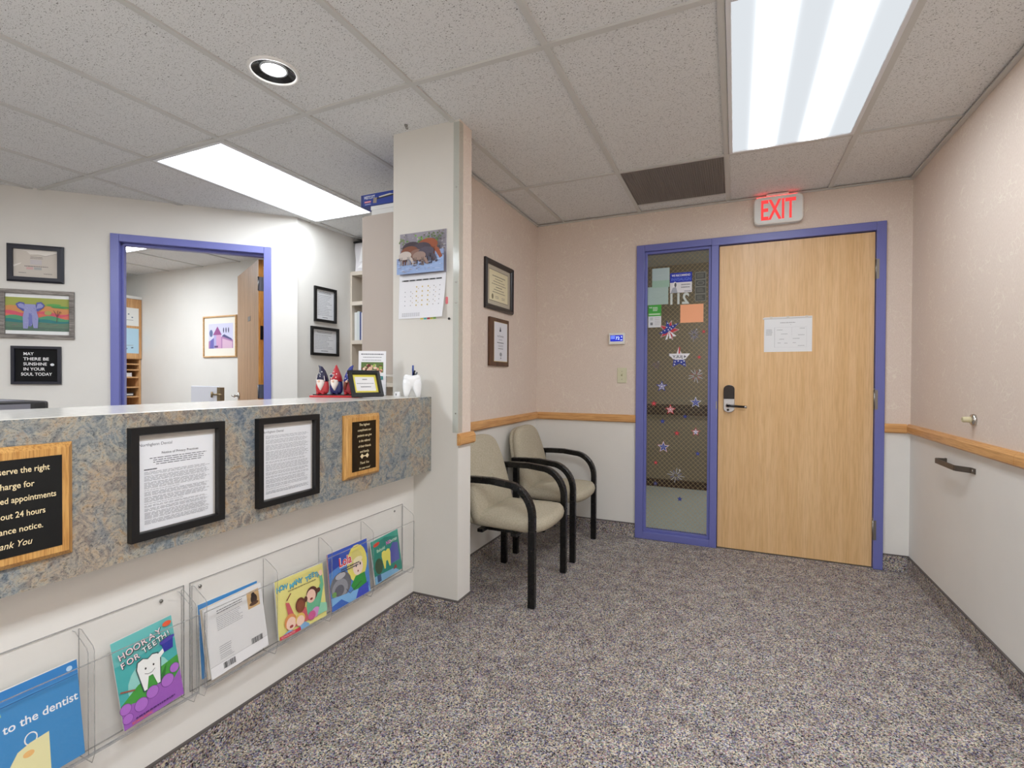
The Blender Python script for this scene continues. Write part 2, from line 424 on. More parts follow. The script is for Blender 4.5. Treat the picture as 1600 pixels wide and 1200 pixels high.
w = MB(OFFICEP); w.box(-3.26, -3.145, 2.897, YB, 0, 2.46); struct(w, 'wall_side', 'short white wall with two black frames')
P0 = (-6.03/2, 6.03/2)
def A(u): return ((u*2**.5-6.03)/2, (u*2**.5+6.03)/2)
w = MB(OFFICEP); w.box(-.40, -.173, 0, .115, 0, 2.46); w.box(-5.96, -1.33, 0, .115, 0, 2.46); w.box(-1.33, -.40, 0, .115, 2.15, 2.46)
struct(w, 'wall_angled', 'angled white wall with the open office doorway', loc=(P0[0], P0[1], 0), rotz=A45)
w = MB(OFFICEP); w.box(-7.1, -3.26, 3.739, YB, 0, 2.46); struct(w, 'wall_office', 'far wall of the small office')
w = MB(OFFICEP); w.box(-7.1, -7.0, -1, 3.739, 0, 2.46); struct(w, 'wall_office_side', 'side wall of the small office')
w = MB(); banded(w, -7.3, XR+.12, YR-.1, YR); struct(w, 'wall_rear', 'wall behind the waiting area')
w = MB(HALLP); w.box(-3.2, 2.2, 5.75, 5.86, 0, 2.46); w.box(-3.2, -3.1, 3.94, 5.75, 0, 2.46); w.box(2.1, 2.2, 3.94, 5.75, 0, 2.46)
struct(w, 'wall_hall', 'brown hallway wall seen through the narrow window')
w = MB(HALLW); w.box(-3.1, 2.1, 5.725, 5.75, .80, .915); struct(w, 'trim_hall', 'dark wooden rail along the hallway wall')
w = MB(HALLW); w.box(-3.1, 2.1, 5.735, 5.75, 0, .085); struct(w, 'baseboard_hall', 'dark wooden baseboard of the hallway')

# chair rails (chamfered oak) and carpet cove bases
def rail_prof(y): return [(y, RZ0), (y-.014, RZ0), (y-.022, RZ0+.008), (y-.022, RZ1-.016), (y-.010, RZ1), (y, RZ1)]
r = MB(RAILW); r.prism(rail_prof(YB), XC+.02, -.68, 'x'); struct(r, 'trim_1', 'oak chair rail between the corner and the narrow window')
r = MB(RAILW); r.prism(rail_prof(YB), .857, XR-.02, 'x'); struct(r, 'trim_2', 'short oak chair rail beside the door hinges')
r = MB(RAILW); r.prism(rail_prof(0), -(YB), -2.51, 'x'); struct(r, 'trim_3', 'oak chair rail along the side wall above the grab bar', loc=(XR, 0, 0), rotz=RIGHT)
r = MB(RAILW); r.prism(rail_prof(0), -2.508, -YR, 'x'); struct(r, 'trim_4', 'next length of oak rail on the side wall', loc=(XR, 0, 0), rotz=RIGHT)
r = MB(RAILW); r.prism(rail_prof(0), 2.235, YB, 'x'); struct(r, 'trim_5', 'oak chair rail on the wall behind the chairs', loc=(XC, 0, 0), rotz=LEFT)
r = MB(RAILW); r.prism(rail_prof(0), 2.100, 2.250, 'x'); struct(r, 'trim_6', 'short oak rail block on the end of the white pillar', loc=(-1.228, 0, 0), rotz=LEFT)
gd = MB(GUARD); gd.prism([(-1.260, 2.1115), (-1.260, 2.1105), (-1.2255, 2.1105), (-1.2255, 2.145), (-1.2265, 2.145), (-1.2265, 2.1115)], .925, 2.436, 'z')
for z in (1.02, 1.56, 1.66, 2.12): gd.lathe([(.004, 0), (.004, -.0015), (.001, -.002)], (-1.243, 2.1105, z), 'y', CHROME, 10)
struct(gd, 'trim_7', 'clear plastic corner guard on the white pillar')
CAP = P((92, 86, 84), .7)
def base(x0, x1, loc, rz, name, label):
    b = MB(CARPET); b.box(x0, x1, -.008, 0, 0, .098); b.box(x0, x1, -.0095, 0, .098, .104, CAP); struct(b, name, label, loc=loc, rotz=rz)
base(XC, -.68, (0, YB, 0), BACK, 'baseboard_back', 'dark carpet baseboard between the chairs and the narrow window')
base(.857, XR, (0, YB, 0), BACK, 'baseboard_back_short', 'short carpet baseboard beside the door hinges')
base(-YB, -YR, (XR, 0, 0), RIGHT, 'baseboard_right', 'carpet baseboard along the side wall')
base(2.235, YB, (XC, 0, 0), LEFT, 'baseboard_corridor', 'carpet baseboard behind the chairs')
base(-1.489, -1.22, (0, 2.113, 0), BACK, 'baseboard_pillar', 'carpet baseboard round the foot of the white pillar')
base(2.113, 2.235, (-1.228, 0, 0), LEFT, 'baseboard_pillar_end', 'carpet baseboard on the end of the white pillar')
base(YR, 2.105, (-1.489, 0, 0), LEFT, 'baseboard_half', 'carpet baseboard below the book racks')

# ------------------------------------------------------------------ entry door, frame and sidelight
YF = YB-.020
d1 = sthing('door_1', 'wide oak veneer entry door in a violet blue frame', (.348, YB, 0))
def dx(x): return x-.348
f = MB(BLUE)
f.box(dx(.806), dx(.857), -.02, .12, 0, 2.19); f.box(dx(-.159), dx(-.111), -.02, .12, 0, 2.137); f.box(dx(-.159), dx(.806), -.02, .12, 2.137, 2.19)
f.build('door_frame', d1, bevel=.003)
f = MB(DARKBLUE); f.box(dx(-.111), dx(-.096), .062, .10, 0, 2.137); f.box(dx(.79), dx(.806), .062, .10, 0, 2.137); f.box(dx(-.111), dx(.806), .062, .10, 2.12, 2.137); f.build('door_stop_strip', d1)
f = MB(DOORW); f.box(dx(-.107), dx(.803), .006, .050, .006, 2.132); leaf = f.build('door_leaf', d1, bevel=.0015)
f = MB(STEEL); f.box(dx(-.111), dx(.806), -.0, .10, 0, .005); f.build('threshold', d1)
for z in (.247, 1.07, 1.892):
    f = MB(STEEL); f.lathe([(.0065, -.062), (.0065, .062)], (dx(.806), -.004, z), 'z', seg=14)
    f.lathe([(.0045, .062), (.0055, .068), (.002, .073)], (dx(.806), -.004, z), 'z', seg=12); f.box(dx(.806)-.001, dx(.82), -.0215, -.018, z-.062, z+.062)
    f.build('hinge', d1)
def stad(w, z0, z1, n=12):
    h = w/2; return [(h*math.cos(a), z0+h*.8+h*.8*math.sin(a)) for a in [PI+PI*k/n for k in range(n+1)]]+[(h*math.cos(a), z1-h*.8+h*.8*math.sin(a)) for a in [PI*k/n for k in range(n+1)]]
lk = MB(P((196, 196, 198), .3, .8)); pts = stad(.072, .963, 1.155); lk.prism([(a+dx(-.037), b) for a, b in pts], .006, -.016, 'y')
lock = lk.build('lock', d1, bevel=.003)
k = MB(P((24, 14, 14), .15)); kp = [(h, z) for h, z in pts if z > 1.09]; kp = [(.036, 1.058)]+kp+[(-.036, 1.058)]
k.prism([(a*.97+dx(-.037), b) for a, b in kp], -.0155, -.028, 'y'); k.build('keypad_cover', lock, bevel=.003)
k = MB(CHROME); k.lathe([(.014, -.016), (.014, -.034), (.009, -.040)], (dx(-.045), 0, 1.012), 'y', seg=20); k.tube([(dx(-.045), -.036, 1.012), (dx(-.045), -.055, 1.012)], .008)
k.build('spindle', lock)
k = MB(P((14, 14, 15), .25)); k.tube([(dx(-.052), -.056, 1.012), (dx(-.03), -.060, 1.011), (dx(.06), -.060, 1.006)], .0085); k.build('lever', lock)
k = MB(CHROME); k.tube([(dx(.06), -.060, 1.006), (dx(.076), -.060, 1.0055)], .0088); k.build('lever_tip', lock)
k = MB(P((40, 40, 42), .3)); k.lathe([(.008, -.0165), (.008, -.019)], (dx(-.043), 0, .981), 'y', seg=16); k.build('key_cylinder', lock)
f = MB(STEEL); f.box(dx(-.122), dx(-.114), -.0205, -.019, .985, 1.04); f.build('strike_plate', d1)

w1 = sthing('window_1', 'tall narrow wired glass window beside the entry door', (-.42, YB, 0))
def wx(x): return x+.42
f = MB(BLUE); f.box(wx(-.68), wx(-.622), -.02, .12, 0, 2.19); f.box(wx(-.622), wx(-.159), -.02, .12, 2.142, 2.19); f.box(wx(-.622), wx(-.159), -.02, .12, 0, .052)
f.build('window_frame', w1, bevel=.003)
f = MB(BLUE); f.ring(wx(-.622), wx(-.159), .052, 2.142, [(0, .002), (.018, .002), (.018, .028), (0, .028)]); f.build('glazing_bead', w1, bevel=.002)
f = MB(GLASS); f.box(wx(-.607), wx(-.174), .0365, .0425, .067, 2.127); f.build('glass_pane', w1)
f = MB(P((214, 186, 138), .5)); X0, X1, Z0, Z1 = wx(-.604), wx(-.177), .070, 2.124; pz = .0335
for sgn in (1, -1):
    k = -20
    for k in range(-16, 66):
        zs = Z0+k*pz if sgn > 0 else Z0+k*pz
        a = (X0, zs) if sgn > 0 else (X0, zs+(X1-X0))
        b = (X1, zs+(X1-X0)) if sgn > 0 else (X1, zs)
        # clip to the pane
        def cl(p, q):
            (x0, z0), (x1, z1) = p, q; t0, t1 = 0.0, 1.0
            for lo, hi, s0, s1 in ((Z0, Z1, z0, z1),):
                d = s1-s0
                ta, tb = (lo-s0)/d, (hi-s0)/d
                if ta > tb: ta, tb = tb, ta
                t0, t1 = max(t0, ta), min(t1, tb)
            if t1-t0 < .01: return None
            return ((x0+(x1-x0)*t0, z0+(z1-z0)*t0), (x0+(x1-x0)*t1, z0+(z1-z0)*t1))
        c = cl(a, b)
        if c: f.tube([(c[0][0], .0395, c[0][1]), (c[1][0],   .0395, c[1][1])], .0010, seg=4, smooth=False)
f.build('wire_mesh', w1)

# ---- papers and decals on the narrow window
YS = YB+.0355
def sticker(name, label, x0, x1, z0, z1, draw, cat='window sticker', group='decals on the narrow window', y=YS):
    t = thing(name, label, cat, ((x0+x1)/2, y, z0), 0, group); a = Art(-.0002)
    draw(a, (x1-x0)/2, z1-z0); a.build('print', t); return t
def sheet(c):
    def d(a, h, z):
        a.rect(-h, 0, h, z, c); a.line([(-h*.6, z*.45), (0, z*.36), (h*.7, z*.5)], .002, tuple(int(v*.94) for v in c)); a.line([(-h*.5, z*.75), (h*.3, z*.7)], .002, tuple(min(255, int(v*1.05)) for v in c))
    return d
PG = 'papers taped inside the narrow window'
sticker('paper_sheet', 'pale blue green paper at the top of the narrow window', -.574, -.449, 1.877, 2.020, lambda a, h, z: (a.rect(-h, 0, h, z, (176, 196, 196)), a.rect(-h, 0, h, z*.36, (160, 194, 176)), a.line([(-h*.6, z*.6), (h*.5, z*.66)], .002, (190, 206, 208))), 'paper', PG)
sticker('paper_sheet', 'pale green paper under the upper one, beside the white suite number', -.606, -.457, 1.750, 1.883, sheet((172, 194, 188)), 'paper', PG)
sticker('paper_sheet', 'blank salmon orange paper on the narrow window', -.371, -.212, 1.607, 1.740, lambda a, h, z: a.rect(-h, 0, h, z, (250, 176, 132)), 'paper', PG)
def inv(a, h, z):
    a.rect(-h, 0, h, z, (226, 226, 230)); a.rect(-h, z*.52, h, z, (24, 48, 176))
    a.text('WE RECOMMEND', 0, z*.82, h=z*.10, w=h*1.7, c=(240, 240, 250), bold=.02); a.text('INVISALIGN', 0, z*.60, h=z*.15, w=h*1.75, c=(110, 140, 240))
    a.ell(-h*.55, z*.36, h*.2, z*.2, (236, 236, 240)); a.ell(-h*.5, z*.40, h*.10, z*.11, (90, 90, 96)); a.shape([(-h*.95, 0), (-h*.3, 0), (-h*.45, z*.3), (-h*.75, z*.26)], (168, 172, 184))
    a.rows(h*.02, h*.92, z*.2, z*.46, 2, (150, 152, 160), .45); a.rows(h*.3, h*.9, z*.03, z*.10, 1, (110, 112, 120), .5)
sticker('window_decal', 'blue and white dental aligner decal at the top of the narrow window', -.445, -.292, 1.829, 1.976, inv)
def cards(a, h, z):
    a.rect(-h, 0, h, z, (122, 122, 112))
    for i in range(4):
        a.rect(-h*.86, z*(.03+.245*i), h*.86, z*(.225+.245*i), (70, 70, 64))
    a.ell(0, z*.62, h*.7, z*.075, (116, 116, 106)); a.ell(0, z*.62, h*.5, z*.05, (84, 84, 78))
    for i, s in ((0, 1), (1, -1), (3, 1)):
        a.rows(-h*.65, h*.65, z*(.06+.245*i), z*(.20+.245*i), 3, (140, 140, 128), .4, .3)
sticker('window_decal', 'narrow grey strip of payment card marks on the narrow window', -.271, -.196, 1.758, 1.971, cards)
sticker('window_decal', 'white suite number 211 reading backwards on the narrow window', -.444, -.309, 1.748, 1.825, lambda a, h, z: a.text('211', 0, 0, h=z, w=h*1.95, c=(206, 214, 210), bold=.03, mirror=True))
def grn(a, h, z):
    a.rect(-h, 0, h, z, (226, 228, 230)); a.rect(-h, z*.5, h, z, (64, 168, 60)); a.rect(-h, z*.54, h, z*.64, (110, 190, 100)); a.rect(-h*.9, z*.57, h*.8, z*.61, (220, 235, 215))
    a.text('WE', -h*.66, z*.86, h=z*.06, c=(235, 245, 235), bold=.02); a.rows(-h*.3, h*.6, z*.72, z*.92, 3, (226, 240, 222), .5, .3)
    a.rect(-h*.72, z*.32, -h*.28, z*.45, (200, 204, 204)); a.rect(-h*.68, z*.10, -h*.3, z*.22, (130, 132, 134)); a.rows(0, h*.85, z*.08, z*.46, 5, (176, 178, 180), .25)
sticker('window_decal', 'green and white notice at the edge of the narrow window', -.600, -.506, 1.581, 1.748, grn)
R_, B_, W_ = (196, 52, 60), (40, 56, 150), (232, 232, 238)
def bigstar(a, h, z):
    a.star(0, z*.5, h*1.05, W_, -.25); a.star(0, z*.5, h*.98, R_, -.25)
    a.shape([(-h, z*.36), (-h*.3, z*.62), (-h*.22, z*1.0), (h*.1, z*.72), (h*1.0, z*.86), (h*.45, z*.58), (-h*.35, z*.34)], B_)
    for u, v in ((-.7, .42), (-.4, .5), (-.2, .66), (-.1, .86), (.1, .64), (.4, .7), (.7, .8), (-.05, .54), (.25, .58)): a.ell(h*u, z*v, h*.06, z*.03, W_, n=8)
    for u0, u1, v in ((-.35, -.12, .05), (.05, .3, .10), (.45, .75, .2)): a.shape([(h*.02, z*.5), (h*u0, z*v+.0), (h*u1, z*v+.004)], W_)
sticker('star_decal', 'largest star, blue with white dots and red rays, under the salmon paper', -.524, -.378, 1.478, 1.630, bigstar)
def july(a, h, z):
    a.star(0, z*.46, h*1.05, W_, PI*.02); a.shape([(-h*.62, 0), (-h*.55, z*.36), (h*.55, z*.36), (h*.62, 0), (0, z*.16)], B_)
    for u, v in ((-.4, .26), (-.1, .3), (.2, .24), (.45, .3), (-.45, .12), (.45, .12)): a.ell(h*u, z*v, h*.07, z*.035, W_, n=8)
    a.shape([(-h*.08, z*.68), (h*.08, z*.68), (h*.06, z*1.02), (-h*.05, z*1.02)], R_); a.shape([(-h*1, z*.68), (-h*.6, z*.4), (h*.6, z*.4), (h*1, z*.68)], W_)
    a.text('4 JULY', 0, z*.46, h=z*.13, w=h*1.3, c=(50, 58, 80), bold=.02, mirror=True)
sticker('star_decal', 'white star with a word band over a blue dotted foot', -.450, -.301, 1.285, 1.428, july)
def outl(c1, c2, c3):
    def d(a, h, z):
        a.star(0, z*.48, h*1.05, c1); a.star(0, z*.48, h*.72, c2); a.star(0, z*.48, h*.5, c3); a.star(0, z*.48, h*.25, c2)
    return d
sticker('star_decal', 'blue star with a white inner outline near the window frame', -.540, -.456, 1.106, 1.176, outl(B_, W_, B_))
def chk(c, e):
    def d(a, h, z):
        a.star(0, z*.48, h*1.08, e); a.star(0, z*.48, h*.86, c)
        for i in range(-2, 3):
            for j in range(-2, 3):
                if (i+j) % 2 == 0 and abs(i)+abs(j) < 4: a.rect(h*(.17*i-.06), z*(.48+.09*j-.03), h*(.17*i+.06), z*(.48+.09*j+.03), (190, 200, 240))
    return d
sticker('star_decal', 'white edged star of blue checks near the mullion, above the dark rail', -.299, -.220, .984, 1.071, chk(B_, W_))
sticker('star_decal', 'red star with white outline in front of the dark rail', -.474, -.396, .937, 1.001, outl(R_, W_, R_))
sticker('star_decal', 'red and white speckled star below the rail near the mullion', -.288, -.227, .780, .842, lambda a, h, z: (a.star(0, z*.5, h*1.1, R_), a.star(0, z*.5, h*.8, W_), [a.ell(h*u, z*v, h*.14, z*.07, (120, 130, 190), n=8) for u, v in ((-.2, .4), (.2, .45), (0, .65), (0, .3))]))
sticker('star_decal', 'blue checked star with a red rim low in the window', -.527, -.439, .655, .722, lambda a, h, z: (a.star(0, z*.5, h*1.1, R_), a.star(0, z*.5, h*1.0, W_), chk(B_, W_)(a, h*.9, z)))
def small(c): return lambda a, h, z: (a.star(0, z*.5, h*1.1, c), a.star(0, z*.5, h*.4, tuple(min(255, v+50) for v in c)))
for nm, x0, x1, z0, z1, c in (('small red star beside the upper firework burst', -.224, -.194, 1.519, 1.557, R_), ('small flat red star beside the word star', -.253, -.223, 1.340, 1.368, R_),
        ('small red star just above the dark rail by the frame', -.576, -.533, .994, 1.027, R_), ('small blue star below the rail on the side of the frame', -.510, -.472, .863, .895, B_),
        ('small blue star just below the rail near the middle', -.347, -.315, .907, .934, B_), ('small solid red star between the two checked stars', -.408, -.368, .773, .818, R_),
        ('small blue star low beside the mullion', -.260, -.225, .637, .671, B_), ('small red star low beside the frame', -.554, -.521, .554, .581, R_),
        ('small blue star at the bottom over the hallway floor', -.382, -.346, .299, .324, B_), ('small dark blue star over the hallway baseboard', -.557, -.520, .396, .426, (60, 64, 120))):
    sticker('star_decal', nm, x0, x1, z0, z1, small(c))
def burst(c1, c2, n, ph=0):
    def d(a, h, z):
        for k in range(n):
            t = 2*PI*k/n+ph; r0, r1 = .25, .75+.3*((k*7) % 3)/2
            a.line([(h*r0*math.cos(t), z*.5+z*.5*r0*math.sin(t)), (h*r1*math.cos(t), z*.5+z*.5*r1*math.sin(t))], .0035, c1 if k % 3 else c2)
        a.ell(h*.45, z*.9, h*.09, h*.09, W_, n=8)
    return d
G_ = 'firework decals on the narrow window'
sticker('firework_decal', 'pale blue firework burst beside the largest star', -.312, -.236, 1.470, 1.565, burst((150, 156, 184), (90, 100, 160), 11), group=G_)
sticker('firework_decal', 'white and pink firework burst beside the mullion at mid height', -.314, -.204, 1.169, 1.270, burst((206, 206, 216), (186, 100, 110), 14), group=G_)
sticker('firework_decal', 'faint violet firework burst near the window frame', -.573, -.503, 1.267, 1.330, burst((122, 108, 130), (110, 84, 96), 10), group=G_)
sticker('firework_decal', 'silver firework burst just above the hallway baseboard', -.452, -.334, .432, .535, burst((200, 202, 212), (120, 126, 180), 12, .4), group=G_)

# notice on the entry door
t = thing('paper_notice', 'white form sheet taped to the oak entry door', 'paper', (.321, YB+.0058, 1.382), 0)
a = Art(0); a.rect(-.142, 0, .142, .236, (232, 234, 236)); a.rect(-.150, .222, .140, .232, (214, 214, 214)); a.line([(-.150, .222), (.140, .2265)], .0012, (150, 150, 150))
a.text('x', .018, .181, h=.006, c=(90, 90, 90)); a.rows(-.045, .045, .192, .200, 1, (130, 130, 134), .4, .02)
a.line([(-.078, .03), (-.078, .165)], .0012, (150, 152, 156)); a.line([(-.078, .165), (.11, .165), (.11, .03), (-.078, .03)], .0006, (176, 178, 182)); a.line([(.024, .165), (.024, .11)], .0008, (170, 172, 176))
for u0, u1, v in ((-.065, -.03, .148), (.07, .1, .156), (-.04, .0, .12), (.06, .1, .112), (-.05, -.02, .085), (.03, .07, .088), (-.06, -.04, .06), (-.02, .0, .058), (.03, .05, .06), (.06, .1, .04)): a.rows(u0, u1, v-.004, v+.004, 1, (164, 166, 170), .4, .05)
a.rows(-.13, -.09, .11, .155, 5, (150, 152, 156), .3); a.build('sheet', t)
for u in (-.10, .0, .11):
    p = MB(P((210, 205, 196), .4)); p.box(u-.008, u+.008, -.0012, -.0006, .224, .240); p.build('tape', t)

# thermostat and switch
t = thing('thermostat', 'white wall thermostat with a lit blue screen', 'thermostat', (-.826, YB, 1.457))
b = MB(P((236, 236, 230), .45)); b.box(-.061, .061, -.024, 0, 0, .087, bevel=.005); ho_ = b.build('housing', t)
b = Art(-.0243); b.rect(-.048, .022, .048, .070, EM((44, 52, 170), .8)); b.rect(-.044, .04, -.012, .066, EM((110, 130, 230), .7)); b.text('72', .008, .036, h=.022, em=EM((200, 214, 255), 1.0), bold=.01); b.rect(.03, .03, .044, .036, EM((190, 200, 240), .8)); b.rect(.034, .05, .042, .062, EM((170, 185, 240), .8))
b.build('screen', ho_)
t = thing('light_switch', 'almond toggle light switch plate beside the narrow window', 'light switch', (-.787, YB, 1.164))
b = MB(P((214, 212, 182), .45)); b.box(-.036, .036, -.006, 0, 0, .114, bevel=.0025); b.build('plate', t)
b = MB(P((206, 204, 172), .45)); b.prism([(-.006, .052), (-.020, .066), (-.017, .071), (-.006, .064)], -.005, .005, 'x'); b.build('toggle', t)
for z in (.027, .087):
    b = MB(P((150, 148, 120), .4)); b.lathe([(.003, -.006), (.003, -.0072)], (0, 0, z), 'y', seg=10); b.build('screw', t)

# exit sign
t = thing('exit_sign', 'illuminated white EXIT sign with red letters above the entry door', 'exit sign', (.253, 3.765, 2.236))
def rr(w, h, r, n=5):
    o = []
    for cx, cz, a0 in ((w/2-r, r, -PI/2), (w/2-r, h-r, 0), (-w/2+r, h-r, PI/2), (-w/2+r, r, PI)):
        o += [(cx+r*math.cos(a0+PI/2*k/n), cz+r*math.sin(a0+PI/2*k/n)) for k in range(n+1)]
    return o
b = MB(P((232, 230, 224), .45)); b.prism(rr(.292, .184, .032), 0, .05, 'y'); b.build('housing', t, bevel=.004)
b = MB(P((234, 238, 237), .45)); b.prism(rr(.276, .168, .026), -.003, 0, 'y'); fp_ = b.build('face_panel', t, loc=(0, 0, .008))
a = Art(-.0034); a.text('EXIT', 0, .022, h=.130, w=.205, em=EM((255, 74, 74), .62), bold=.02); a.build('lettering', fp_)
b = MB(P((232, 224, 218), .5)); b.box(-.072, .062, .006, .045, .182, .2035, bevel=.003); b.build('canopy', t)
b = MB(EM((255, 60, 60), 2)); b.box(-.13, .11, .003, .016, .1835, .1855); b.build('added_glow_strip', t)  # added red strip that throws the sign's glow onto the ceiling

# ------------------------------------------------------------------ right wall hardware
t = thing('door_stop', 'chrome wall door stop with a cream rubber knob', 'door stop', (XR, 2.915, 1.015), RIGHT)
b = MB(CHROME); b.lathe([(.026, 0), (.027, -.004), (.025, -.012), (.014, -.016)], axis='y', seg=28); b.build('flange', t)
b = MB(P((206, 196, 160), .6)); b.lathe([(.016, -.013), (.0125, -.024), (.0135, -.040), (.011, -.045), (.004, -.0455), (.004, -.040)], axis='y', seg=24, cap1=True); b.build('rubber_bumper', t)
t = thing('grab_bar', 'dark metal grab bar screwed to the side wall below the oak rail', 'grab bar', (XR, 3.06, .783), RIGHT)
b = MB(P((96, 88, 80), .4, .6))
# local x = -world y; bar runs from -.17 (far) to +.17 (near)
def flat(path, z0, z1, th):
    L, R = [], []
    for i, p in enumerate(path):
        q0 = Vector(path[max(i-1, 0)]); q1 = Vector(path[min(i+1, len(path)-1)]); d = (q1-q0).normalized(); n = Vector((-d.y, d.x))*th/2
        L.append(Vector(p)+n); R.append(Vector(p)-n)
    b.loops([[(l.x, l.y, z0), (l.x, l.y, z1), (r.x, r.y, z1), (r.x, r.y, z0)] for l, r in zip(L, R)])
flat([(-.185, -.003), (-.170, -.003), (-.165, -.012), (-.163, -.046), (-.158, -.050), (.075, -.050), (.085, -.047), (.125, -.008), (.135, -.003), (.165, -.003)], -.013, .013, .006)
b.build('bar', t, bevel=.0015)
for x in (-.178, .150):
    b = MB(CHROME); b.lathe([(.007, -.006), (.007, -.009), (.003, -.011)], (x, 0, 0), 'y', seg=14); b.build('screw', t)

# ------------------------------------------------------------------ ceiling fittings
TROFF = 'fluorescent ceiling light panels'
def troffer(x0, x1, y0, y1, label, mat):
    t = thing('ceiling_light', label, 'ceiling light', ((x0+x1)/2, (y0+y1)/2, 2.436), 0, TROFF); hx, hy = (x1-x0)/2-.014, (y1-y0)/2-.014
    b = MB(P((228, 230, 234), .4)); 
    for q in ((-hx, -hx+.018, -hy, hy), (hx-.018, hx, -hy, hy), (-hx+.018, hx-.018, -hy, -hy+.018), (-hx+.018, hx-.018, hy-.018, hy)): b.box(*q, -.003, .012)
    b.build('frame', t, bevel=.002)
    b = MB(mat); b.poly([(-hx+.018, -hy+.018, .003), (-hx+.018, hy-.018, .003), (hx-.018, hy-.018, .003), (hx-.018, -hy+.018, .003)]); b.build('diffuser', t)
    return t
LOBBY = m_diffuser('lobby_lens', -.01, .118, .46, 23.0, .021, (-1, 1)); RECEP = m_diffuser('reception_lens', 0, .18, 2.0, 8.2, .05); FILL = m_diffuser('rear_lens', 0, .165, 4.0, 20.0, .05)
troffer(-.0546, .5514, 1.7735, 3.029, 'ceiling light panel in front of the entry door', LOBBY)
troffer(-3.0846, -2.4786, 1.7735, 3.029, 'ceiling light panel over the reception desk', RECEP)
troffer(-.0546, .5514, -.7375, .518, 'added fill light panel over the waiting area, unseen behind the viewer', FILL)  # panel added out of view to brighten the lobby
troffer(-3.0846, -2.4786, -.7375, .518, 'added fill light panel near the reception desk, unseen behind the viewer', FILL)  # another unseen panel, added to raise the light on the reception side
troffer(-5.80, -5.19, 1.7735, 3.020, 'ceiling light panel in the small office', FILL)
hl = thing('added_hall_light', 'added round hallway light, out of view beyond the narrow window', 'ceiling light', (.75, 4.9, 2.45)); b = MB(EM((246, 248, 255), 34)); b.lathe([(.22, 0), (.22, -.03), (.12, -.06)], seg=24); b.build('glow_drum', hl)  # added out of sight so the hall behind the glass is lit
t = thing('downlight', 'round recessed spotlight in the ceiling over the counter', 'ceiling light', (CAN[0], CAN[1], 2.44))
b = MB(P((236, 236, 234), .4)); b.lathe([(.098, .006), (.098, -.001), (.092, -.004), (.0845, -.002), (.0835, .006)], cap0=False, cap1=False, seg=40); b.build('trim_ring', t)
b = MB(P((16, 17, 20), .12)); b.lathe([(.0845, .002), (.072, .012), (.052, .022)], cap0=False, cap1=False, seg=40); b.build('reflector_cone', t)
b = MB(P((200, 204, 208), .2, .9)); b.lathe([(.056, .022), (.055, .010), (.048, .006), (.045, .010), (.044, .022)], cap0=False, cap1=False, seg=32); b.build('lamp_collar', t)
b = MB(EM((255, 255, 255), 26)); b.lathe([(.044, .018), (.0438, .010), (.030, .0065), (.012, .005)], seg=28); b.build('lamp', t)
b = MB(P((30, 30, 32), .6)); b.lathe([(.086, .006), (.086, .09)], cap0=False, seg=28); b.build('can', t)
t = thing('air_vent', 'brown grey eggcrate return air grille in the ceiling', 'vent', (-.3576, 3.345, 2.437))
b = MB(P((140, 132, 126), .55))
for k in range(46): x = -.288+.576*k/45; b.box(x-.0014, x+.0014, -.288, .288, .000, .012)
for k in range(46): y = -.288+.576*k/45; b.box(-.288, .288, y-.0014, y+.0014, .0005, .0125)
b.build('grille', t)
b = MB(P((74, 68, 64), .8)); b.box(-.289, .289, -.291, .291, .0126, .015); b.build('backing', t)
t = thing('ceiling_hook', 'tiny metal hook in the ceiling beside the pillar', 'hook', (-1.500, 2.055, 2.446))
b = MB(STEEL); b.lathe([(.009, 0), (.008, -.006), (.003, -.010)], seg=14); b.tube([(0, 0, -.008), (0, 0, -.018), (.008, 0, -.024), (.012, 0, -.016)], .002, seg=6); b.build('hook', t)

# ------------------------------------------------------------------ reception counter
t = thing('reception_counter', 'long reception counter with a blue and rust slate laminate front', 'counter', (-1.55, .45, 0))
def cx(x): return x+1.55
def cy(y): return y-.45
b = MB(LAMTOP); b.box(cx(-1.79), cx(-1.386), cy(YR+.002), cy(2.112), 1.062, 1.100); b.build('countertop', t, bevel=.002)
b = MB(SLATE); b.box(cx(-1.384), cx(-1.402), cy(YR+.002), cy(2.112), .730, 1.0985); b.build('front_panel', t)
b = MB(P((206, 200, 190), .6)); b.box(cx(-1.488), cx(-1.402), cy(YR+.002), cy(2.112), .731, .745); b.build('soffit', t)
b = MB(P((190, 184, 176), .5)); b.box(cx(-2.30), cx(-1.61), cy(YR+.002), cy(2.10), .715, .745); b.build('work_surface', t)
for y in (-1.0, .5, 2.05):
    b = MB(P((170, 164, 156), .5)); b.box(cx(-2.28), cx(-1.61), cy(y), cy(y+.025), 0, .715); b.build('support_panel', t)

def framed(name, label, cat, loc, rz, w, h, fw, depth, fm, prof='flat', group=None):
    """picture frame thing with origin at its bottom centre on the wall; returns (thing, inner half width, z0, z1, y of the sheet)"""
    t = thing(name, label, cat, loc, rz, group); b = MB(fm)
    if prof == 'flat': pr = [(0, -.001), (0, -depth), (fw*.9, -depth), (fw, -depth+.003), (fw, -.004), (fw, -.001)]
    elif prof == 'scoop': pr = [(0, -.001), (0, -depth*.6), (fw*.25, -depth), (fw*.7, -depth*.8), (fw, -depth*.4), (fw, -.001)]
    else: pr = [(0, -.001), (0, -depth*.55), (fw*.35, -depth), (fw, -depth), (fw, -.001)]
    b.ring(-w/2, w/2, 0, h, pr); b.build('frame', t)
    return t, w/2-fw, fw, h-fw
